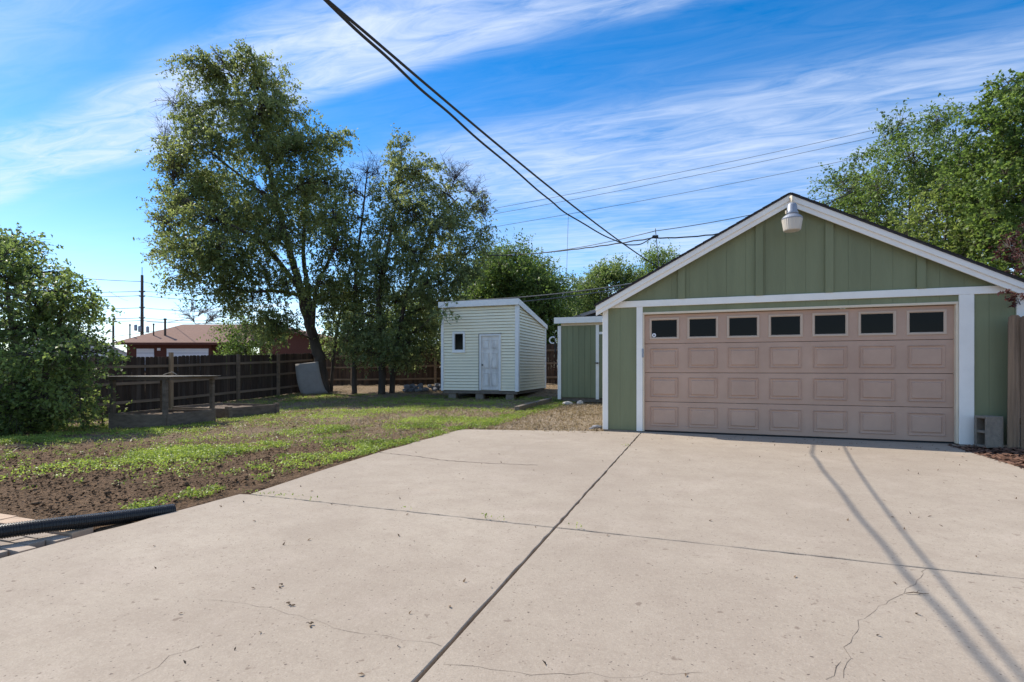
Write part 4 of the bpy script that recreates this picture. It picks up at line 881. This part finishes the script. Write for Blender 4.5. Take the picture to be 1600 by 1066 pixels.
def straw():
    n = 90000; x = rng.uniform(-17, -1.75, n); y = rng.uniform(4, 23, n); u = -SN*x+CS*y
    inside = ~((x > -4.3) & (y < 9.3)) & ~((x > SX0) & (x < SX1) & (y > SY0)) & ~((x > LX0) & (y > LYF))
    p = np.clip((fbm(x*.9+3, y*.9+70)-.36)*4, 0, 1)*sm(6.0, 9.5, u)*.8+.5*sm(-6, -4.6, x)*sm(8.8, 9.8, y)
    k = inside & (rng.random(n) < p); x, y = x[k], y[k]; P = np.stack([x, y, gz(x, y)+.012+rng.uniform(0, .025, len(x))], 1)
    o = leaf_mesh('dry_grass', P, .10, 'straw', None, .7, .14, 0); tag(o, 'short straw coloured dry grass thinly covering the yard', 'grass', kind='stuff'); print('straw', len(P))
def clods():
    n = 30000; x = rng.uniform(-13, -4.1, n); y = rng.uniform(2.4, 10, n); u = -SN*x+CS*y
    k = (rng.random(n) < (1-sm(5.8, 8.5, u))*.9+.1) & ~((x > -4.3) & (y > 2.4) & (y < 9.2) & (x > -4.25)) & (y > 2.65); x, y = x[k], y[k]; n = len(x)
    s_ = rng.gamma(1.3, .0042, n)+.004
    oc = np.array([(1, 0, 0), (-1, 0, 0), (0, 1, 0), (0, -1, 0), (0, 0, 1), (0, 0, -1)], float); fc = np.array([(0, 2, 4), (2, 1, 4), (1, 3, 4), (3, 0, 4), (2, 0, 5), (1, 2, 5), (3, 1, 5), (0, 3, 5)])
    V = oc[None]*s_[:, None, None]*rng.uniform(.6, 1.3, (n, 6, 1))*np.array([1, 1, .7])+rng.normal(0, .25, (n, 6, 3))*s_[:, None, None]
    V += np.stack([x, y, gz(x, y)+.022], 1)[:, None, :]
    F = (np.arange(n)[:, None, None]*6+fc[None]).reshape(-1, 3); me = bpy.data.meshes.new('dirt_clods'); fill_mesh(me, V.reshape(-1, 3), F)
    a = me.attributes.new('dryness', 'FLOAT', 'POINT'); tag(link('dirt_clods', me, M['ground']), 'crumbly brown clods of turned soil beside the drive', 'soil', kind='stuff')
clods(); weeds(); straw()
def joint_weeds():
    P = []
    for cx, cy, s, k in ((gp(775, 808)[0], JY, .05, 14), (gp(905, 824)[0], JY, .04, 8), (-1.0, 7.9, .05, 10), (-3.8, JY, .12, 30), (-3.5, JY, .10, 16), (-3.2, JY, .08, 10), (gp(640, 793)[0], JY, .03, 5)):
        for _ in range(k): P.append((cx+random.gauss(0, s), cy+random.gauss(0, .012), .01+random.uniform(0, .03)))
    tag(leaf_mesh('joint_weeds', np.array(P),   .022, 'weed', None, .8, .5), 'tiny green weeds sprouting from the driveway joints', 'weeds', kind='stuff')
joint_weeds()
def gravel():
    n = 6000; x = rng.uniform(-5.0, -1.75, n); y = rng.uniform(9.7, 17.3, n); mb = MB()
    t = np.array([(1, 0, -.5), (-.5, .87, -.5), (-.5, -.87, -.5), (0, 0, .8)]); s = rng.uniform(.007, .02, n); a = rng.uniform(0, 6.28, n)
    ca, sa = np.cos(a), np.sin(a); V = np.empty((n, 4, 3))
    for i in range(4):
        V[:, i, 0] = x+s*(t[i, 0]*ca-t[i, 1]*sa); V[:, i, 1] = y+s*(t[i, 0]*sa+t[i, 1]*ca); V[:, i, 2] = gz(x, y)+.01+s*t[i, 2]*.7
    b_ = np.arange(n)[:, None]*4; F = np.concatenate([b_+np.array([[0, 1, 3]]), b_+np.array([[1, 2, 3]]), b_+np.array([[2, 0, 3]])])
    me = bpy.data.meshes.new('gravel'); fill_mesh(me, V.reshape(-1, 3), F); tag(link('gravel', me, M['gravel']), 'loose tan gravel before the green shed', 'gravel', kind='stuff')
gravel()
def litter():
    n = 260; P = np.stack([rng.uniform(-3.9, 3.4, n), rng.uniform(1.0, 9.6, n)**1.0, np.full(n, .005)], 1)
    near = rng.random(n) < .35; P[near, 1] = 9.65-np.abs(rng.normal(0, .5, near.sum()))
    o = leaf_mesh('leaf_litter', P, .03, 'straw', None, 3.0, .4); o.data.materials[0] = M['debris']; tag(o, 'tiny dead leaves and crumbs strewn over the concrete', 'litter', kind='stuff')
litter()
for i, (px, py, lab) in enumerate(((483, 979, 'crumpled dead leaf lying near the bottom centre left of the drive'), (452, 948, 'curled brown leaf on the drive left of centre'), (437, 916, 'small dry leaf on the drive below the cracked corner'), (1432, 929, 'dry twig lying on the crack at lower right'))):
    x, y = gp(px, py); mb = MB(); q = random.Random(i)
    for k in range(3):
        a = q.uniform(0, 6.28); r = .010; c = Vector((q.uniform(-.02, .02), q.uniform(-.02, .02), .003+.003*k)); d = Vector((math.cos(a), math.sin(a), q.uniform(-.1, .3)))*r; e = Vector((-math.sin(a), math.cos(a), .2))*r*.45
        mb.add([c-d, c+e, c+d, c-e, c-d+Vector((0, 0, .004)), c+e+Vector((0, 0, .004)), c+d+Vector((0, 0, .004)), c-e+Vector((0, 0, .004))], [(3, 2, 1, 0), (4, 5, 6, 7), (0, 1, 5, 4), (1, 2, 6, 5), (2, 3, 7, 6), (3, 0, 4, 7)])
    if i == 3: mb = MB().tube([(-.09, -.03, .01), (-.02, .0, .018), (.05, .005, .012), (.10, .03, .01)], [.003, .005, .004, .002], 5).tube([(0, 0, .016), (.03, .05, .02)], [.003, .002], 5)
    o = mb.build('twig' if i == 3 else 'dead_leaf', M['debris']); o.location = (x, y, .001); o.scale = (.6, .6, .5) if i == 3 else (1, 1, 1); tag(o, lab, 'twig' if i == 3 else 'leaf')
# ------------------------------------------------------------------ neighbours
def brown_house():
    d = 52; c = at(262, 575, d); gzv = gh(c.x, c.y)
    ez = at(262, 536, d).z
    H = empty('brown_garage', (c.x, c.y, gzv), 'brown neighbour garage with hipped roof and two white doors beyond the fence', 'garage')
    ux = Vector((CS, SN, 0)); uy = Vector((-SN, CS, 0)); MX = Matrix(((ux.x, uy.x, 0, c.x), (ux.y, uy.y, 0, c.y), (0, 0, 1, 0), (0, 0, 0, 1)))
    k = d/FPX; x0, x1 = (198-262)*k, (330-262)*k
    MB().box(x0, x1, 0, 8, gzv-.2, ez, MX).build('wall', M['brownwall'], H)
    e = .9; rz = at(262, 507, d+4).z; rx0, rx1 = (262-262)*k, (340-262)*k
    vs = [MX @ Vector(p) for p in ((x0-e, -e, ez-.05), (x1+e+3, -e, ez-.05), (x1+e+3, 9, ez-.05), (x0-e, 9, ez-.05), (rx0-1.0, 4, rz), (rx1+3, 4, rz))]
    MB().add(vs, [(0, 1, 5, 4), (1, 2, 5), (2, 3, 4, 5), (3, 0, 4), (3, 2, 1, 0)]).build('roof', M['brownroof'], H)
    MB().box(x0-e, x1+e+3, -e-.03, -e-.002, ez-.22, ez+.0, MX).build('gutter', M['brownwall'], H)
    for a, b in ((214, 241), (261, 326)):
        f = MB().box((a-262)*k, (b-262)*k, -.06, -.002, gzv, at(262, 545, d).z, MX).build('door', M['whitedoor'], H)
        h = at(262, 545, d).z-gzv
        for q in range(1, 5): MB().box((a-262)*k, (b-262)*k, -.065, -.061, gzv+h*q/5-.02, gzv+h*q/5+.02, MX).build('door_groove', M['galv'], f)
    MB().box((246-262)*k, (251-262)*k, -.05, -.002, at(262, 548, d).z, at(262, 544, d).z, MX).build('house_number_plate', M['whitedoor'], H)
    for px, y0, y1, r in ((203, 533, 509, .06), (258, 517, 500, .10), (240, 520, 508, .06)):
        p = at(px, y0, d+1); q = at(px, y1, d+1); MB().tube([p-Vector((0, 0, .5)), q], r, 8).tube([q, q+Vector((0, 0, .15))], r*1.4, 8).build('vent_pipe', M['pole'], H)
    # second brown building
    d2 = 46; c2 = at(445, 575, d2); g2 = gh(c2.x, c2.y); H2 = empty('brown_house', (c2.x, c2.y, g2), 'dark red brown gabled house behind the elm trunk', 'house')
    k2 = d2/FPX; MX2 = Matrix(((ux.x, uy.x, 0, c2.x), (ux.y, uy.y, 0, c2.y), (0, 0, 1, 0), (0, 0, 0, 1)))
    x0, x1 = (405-445)*k2, (520-445)*k2; zl = at(445, 533, d2).z; zp = at(445, 512, d2).z
    MB().prism_xz([(x0, g2), (x1, g2), (x1, zl-.2), ((420-445)*k2, zp), (x0, zp-.3)], 0, 9)
    mb = MB().prism_xz([(x0, g2), (x1, g2), (x1, zl), ((425-445)*k2, zp), (x0, zp-.4)], 0, 9); mb.v = [tuple(MX2 @ Vector(v)) for v in mb.v]; mb.build('wall', M['brownwall'], H2)
    mb = MB().prism_xz([((425-445)*k2, zp+.02), (x1+.6, zl-.2), (x1+.6, zl), ((425-445)*k2, zp+.25), (x0-.6, zp-.35), (x0-.6, zp-.6)], -.5, 9.4); mb.v = [tuple(MX2 @ Vector(v)) for v in mb.v]; mb.build('roof', M['brownroof'], H2)
def pale_house(name, label, d, pl, pr, peave, ppk, depth=8, wall='housewhite', roof='greyroof'):
    pc_ = (pl+pr)/2; c = at(pc_, 575, d); g_ = gh(c.x, c.y); H = empty(name, (c.x, c.y, g_), label, 'house')
    k = d/FPX; x0, x1 = (pl-pc_)*k, (pr-pc_)*k; ze = at(0, peave, d).z; zp = at(0, ppk, d).z
    a_ = YAW-math.atan((pc_-800)/FPX)+R(4); c_, s_ = math.cos(a_), math.sin(a_)
    MX = Matrix(((c_, -s_, 0, c.x), (s_, c_, 0, c.y), (0, 0, 1, 0), (0, 0, 0, 1)))
    mb = MB().prism_xz([(x0, g_-.3), (x1, g_-.3), (x1, ze), (0, zp), (x0, ze)], 0, depth); mb.v = [tuple(MX @ Vector(v)) for v in mb.v]; mb.build('wall', M[wall], H)
    sl_ = (zp-ze)/(x1); o_ = .4
    for s in (-1, 1):
        q = [(0, zp+.01), (0, zp+.2), (s*(x1+o_), ze-sl_*o_+.2), (s*(x1+o_), ze-sl_*o_+.01)]
        if s > 0: q = q[::-1]
        mb = MB().prism_xz(q, -o_, depth+o_); mb.v = [tuple(MX @ Vector(v)) for v in mb.v]; mb.build('roof', M[roof], H)
    return H
brown_house()
pale_house('white_house', 'white gabled house glimpsed through the big left bush', 42, 55, 140, 536, 508)
pale_house('grey_roof_house', 'low house with pale grey roof between the bush and brown garage', 70, 140, 196, 555, 540)
pale_house('blue_house', 'dark blue gable with pale roof edge above the green shed', 33, 905, 975, 497, 486, 6, 'navy', 'greyroof')
# ------------------------------------------------------------------ poles and wires
def wire(a, b, sag, r, label, cat='cable', m='cable', group=None, n=28, name='overhead_cable', wave=0):
    a = Vector(a); b = Vector(b); P = []
    for i in range(n+1):
        t = i/n; p = a.lerp(b, t); p.z -= sag*4*t*(1-t)
        if wave: p += Vector((math.sin(i*1.9), math.cos(i*2.3), math.sin(i*2.9+1)))*wave
        P.append(p)
    o = MB().tube(P, r, 6).build(name, M[m], None, True); tag(o, label, cat, group); return o
def utility_pole(label, px, d, ptop, r, arms):
    p = at(px, 575, d); g_ = gh(p.x, p.y); zt = at(px, ptop, d).z
    U = empty('utility_pole', (p.x, p.y, g_), label, 'utility pole', 'utility poles beyond the fence')
    MB().tube([(p.x, p.y, g_-.3), (p.x, p.y, zt)], [r, r*.75], 10).build('pole', M['pole'], U, True)
    ux = Vector((CS, SN, 0))
    for py, hl in arms:
        z = at(px, py, d).z; c = Vector((p.x, p.y, z)); MB().tube([c-ux*hl+Vector((0, 0, 0)), c+ux*hl], .07, 6).build('crossarm', M['pole'], U)
        for s in (-1, -.45, .45, 1): 
            q = c+ux*hl*s; MB().tube([q, q+Vector((0, 0, .18))], [.05, .03], 6).build('insulator', M['galv'], U)
    return U, p, zt
U, pu, zt = utility_pole('tall dark utility pole with spike top above the brown roof', 222, 66, 430, .21, ((456, .35), (463, .35), (481, .3), (497, .35)))
MB().tube([(pu.x, pu.y, zt-.2), (pu.x, pu.y, zt+1.0)], .04, 6).build('spike', M['pole'], U)
for s, yy in ((-.8, 512), (-.3, 514), (.7, 515)):
    q = at(222, yy, 65.6)+Vector((CS, SN, 0))*s; MB().lathe([(.14, 0), (.17, .1), (.17, .7), (.08, .8)], 12, q.x, q.y, q.z-.4).build('transformer', M['galv'], U, True)
utility_pole('thin distant utility pole beside the left bush', 177, 75, 498, .17, ((503, .5),))
RANK = ('second highest', 'third highest', 'fourth highest', 'second lowest', 'lowest', 'highest')
for i, (y0, y1, y2) in enumerate(((455, 455, 456), (462, 462, 470), (481, 481, 486), (496, 497, 499), (500, 501, 503), (428, 449, 470))):
    a = at(60, y0, 64); b = at(222, y1 if i < 5 else 440, 66); c = at(420, y2, 66)
    wire(a, b, .15, .036, '%s wire on the left side of the tall utility pole' % RANK[i], 'power line', 'cableg', 'wires on the utility pole', 10, 'power_line')
    wire(b, c, .3, .032, '%s wire on the right side of the tall utility pole' % RANK[i], 'power line', 'cableg', 'wires on the utility pole', 12, 'power_line')
wire(at(228, 502, 65), at(380, 458, 40), .9, .03, 'curving service cable from the tall pole into the elm crown', m='cableg')
wire(at(140, 530, 70), at(345, 500, 66), .2, .03, 'low slack phone line crossing behind the brown roof', m='cableg')
wire(at(170, 455, 66), at(200, 470, 120), .2, .02, 'short faint line left of the tall pole', m='cableg')
# service drop over the driveway
def spline(pts, n):
    V_ = [Vector(p) for p in pts]; P = []
    for i in range(len(V_)-1):
        p0, p1, p2, p3 = V_[max(i-1, 0)], V_[i], V_[i+1], V_[min(i+2, len(V_)-1)]
        for k in range(n):
            t = k/n; P.append(.5*((2*p1)+(p2-p0)*t+(2*p0-5*p1+4*p2-p3)*t*t+(3*p1-p0-3*p2+p3)*t**3))
    return P+[V_[-1]]
A1 = at(1034, 421, 10.6); B_1 = at(512, 0, 3.05)
up_pts = []
for i in range(40):
    t = i/39*2.2; p = A1.lerp(B_1, t); p.z -= .10*4*min(t, 1)*(1-min(t, 1)); up_pts.append(p)
tag(MB().tube(up_pts, .0095, 8).build('overhead_cable', M['cable'], None, True), 'straight black service cable of the pair running to the garage roof', 'cable', 'service drop pair')
lo = [at(1022, 368, 13), at(1007, 379, 12.5), at(985, 383, 12.0), at(952, 372, 11.0), at(889, 336, 9.3), at(844, 300, 8.1), at(740, 211, 6.0), at(640, 123, 4.75), at(508, 0, 3.75)]
lo += [lo[-1]+(lo[-1]-lo[-2])*1.5, lo[-1]+(lo[-1]-lo[-2])*4]
P = [p+Vector((math.sin(i*.5), 0, math.cos(i*.5)))*.005 for i, p in enumerate(spline(lo, 14))]
tag(MB().tube(P, .0125, 8).build('overhead_cable', M['cable'], None, True), 'lower twisted black service cable sagging toward the splice', 'cable', 'service drop pair')
MB().tube([A1-Vector((0, 0, .5)), A1+Vector((0, 0, .05))], .02, 8).build('cable_mast', M['galv'], G)
# bundle behind
D6 = 13
pm = at(1024, 361, D6)
wire(at(760, 398, 22), pm, .2, .010, 'messenger line left of the splice above the garage', m='cableg')
wire(at(760, 400, 22), at(1020, 372, D6), .1, .016, 'thick phone cable left of the splice above the garage', wave=.008)
wire(pm, at(1330, 297, 14), .1, .009, 'messenger line right of the splice above the garage', m='cableg')
wire(at(1020, 372, D6), at(1330, 301, 14), .32, .016, 'thick phone cable right of the splice above the garage', wave=.008)
wire(pm+Vector((0, 0, .06)), at(1031, 430, D6), 0, .010, 'thin mast on the garage roof carrying the splice', 'mast', 'cableg', name='cable_stay')
MB().box(-.07, .07, -.03, .03, -.03, .03, Matrix.Translation(at(1024, 370, D6))).build('splice_box', M['black']); tag(bpy.data.objects['splice_box'], 'small black splice box on the phone cable', 'cable box')
wire(at(888, 337, 9.25), at(885, 440, 9.25), .0, .0035, 'thin loose wire dangling from the sagging service cable', m='cableg')
wire(at(700, 470, 30), at(1000, 441, 26), .2, .03, 'upper low cable crossing above the cream shed', m='cableg')
wire(at(700, 478, 30), at(1000, 446, 26), .2, .025, 'lower low cable crossing above the cream shed', m='cableg')
for i, (p, q) in enumerate((((600, 356), (1600, 148)), ((600, 364), (1600, 160)), ((600, 382), (1600, 190)))):
    wire(at(*p, 46), at(*q, 40), .5, .016, '%s of three long faint power lines crossing the sky' % ('top middle lowest'.split()[i]), 'power line', 'cableg', 'long power lines in the sky', 24, 'power_line')
sc.render.resolution_x = 1024; sc.render.resolution_y = 682
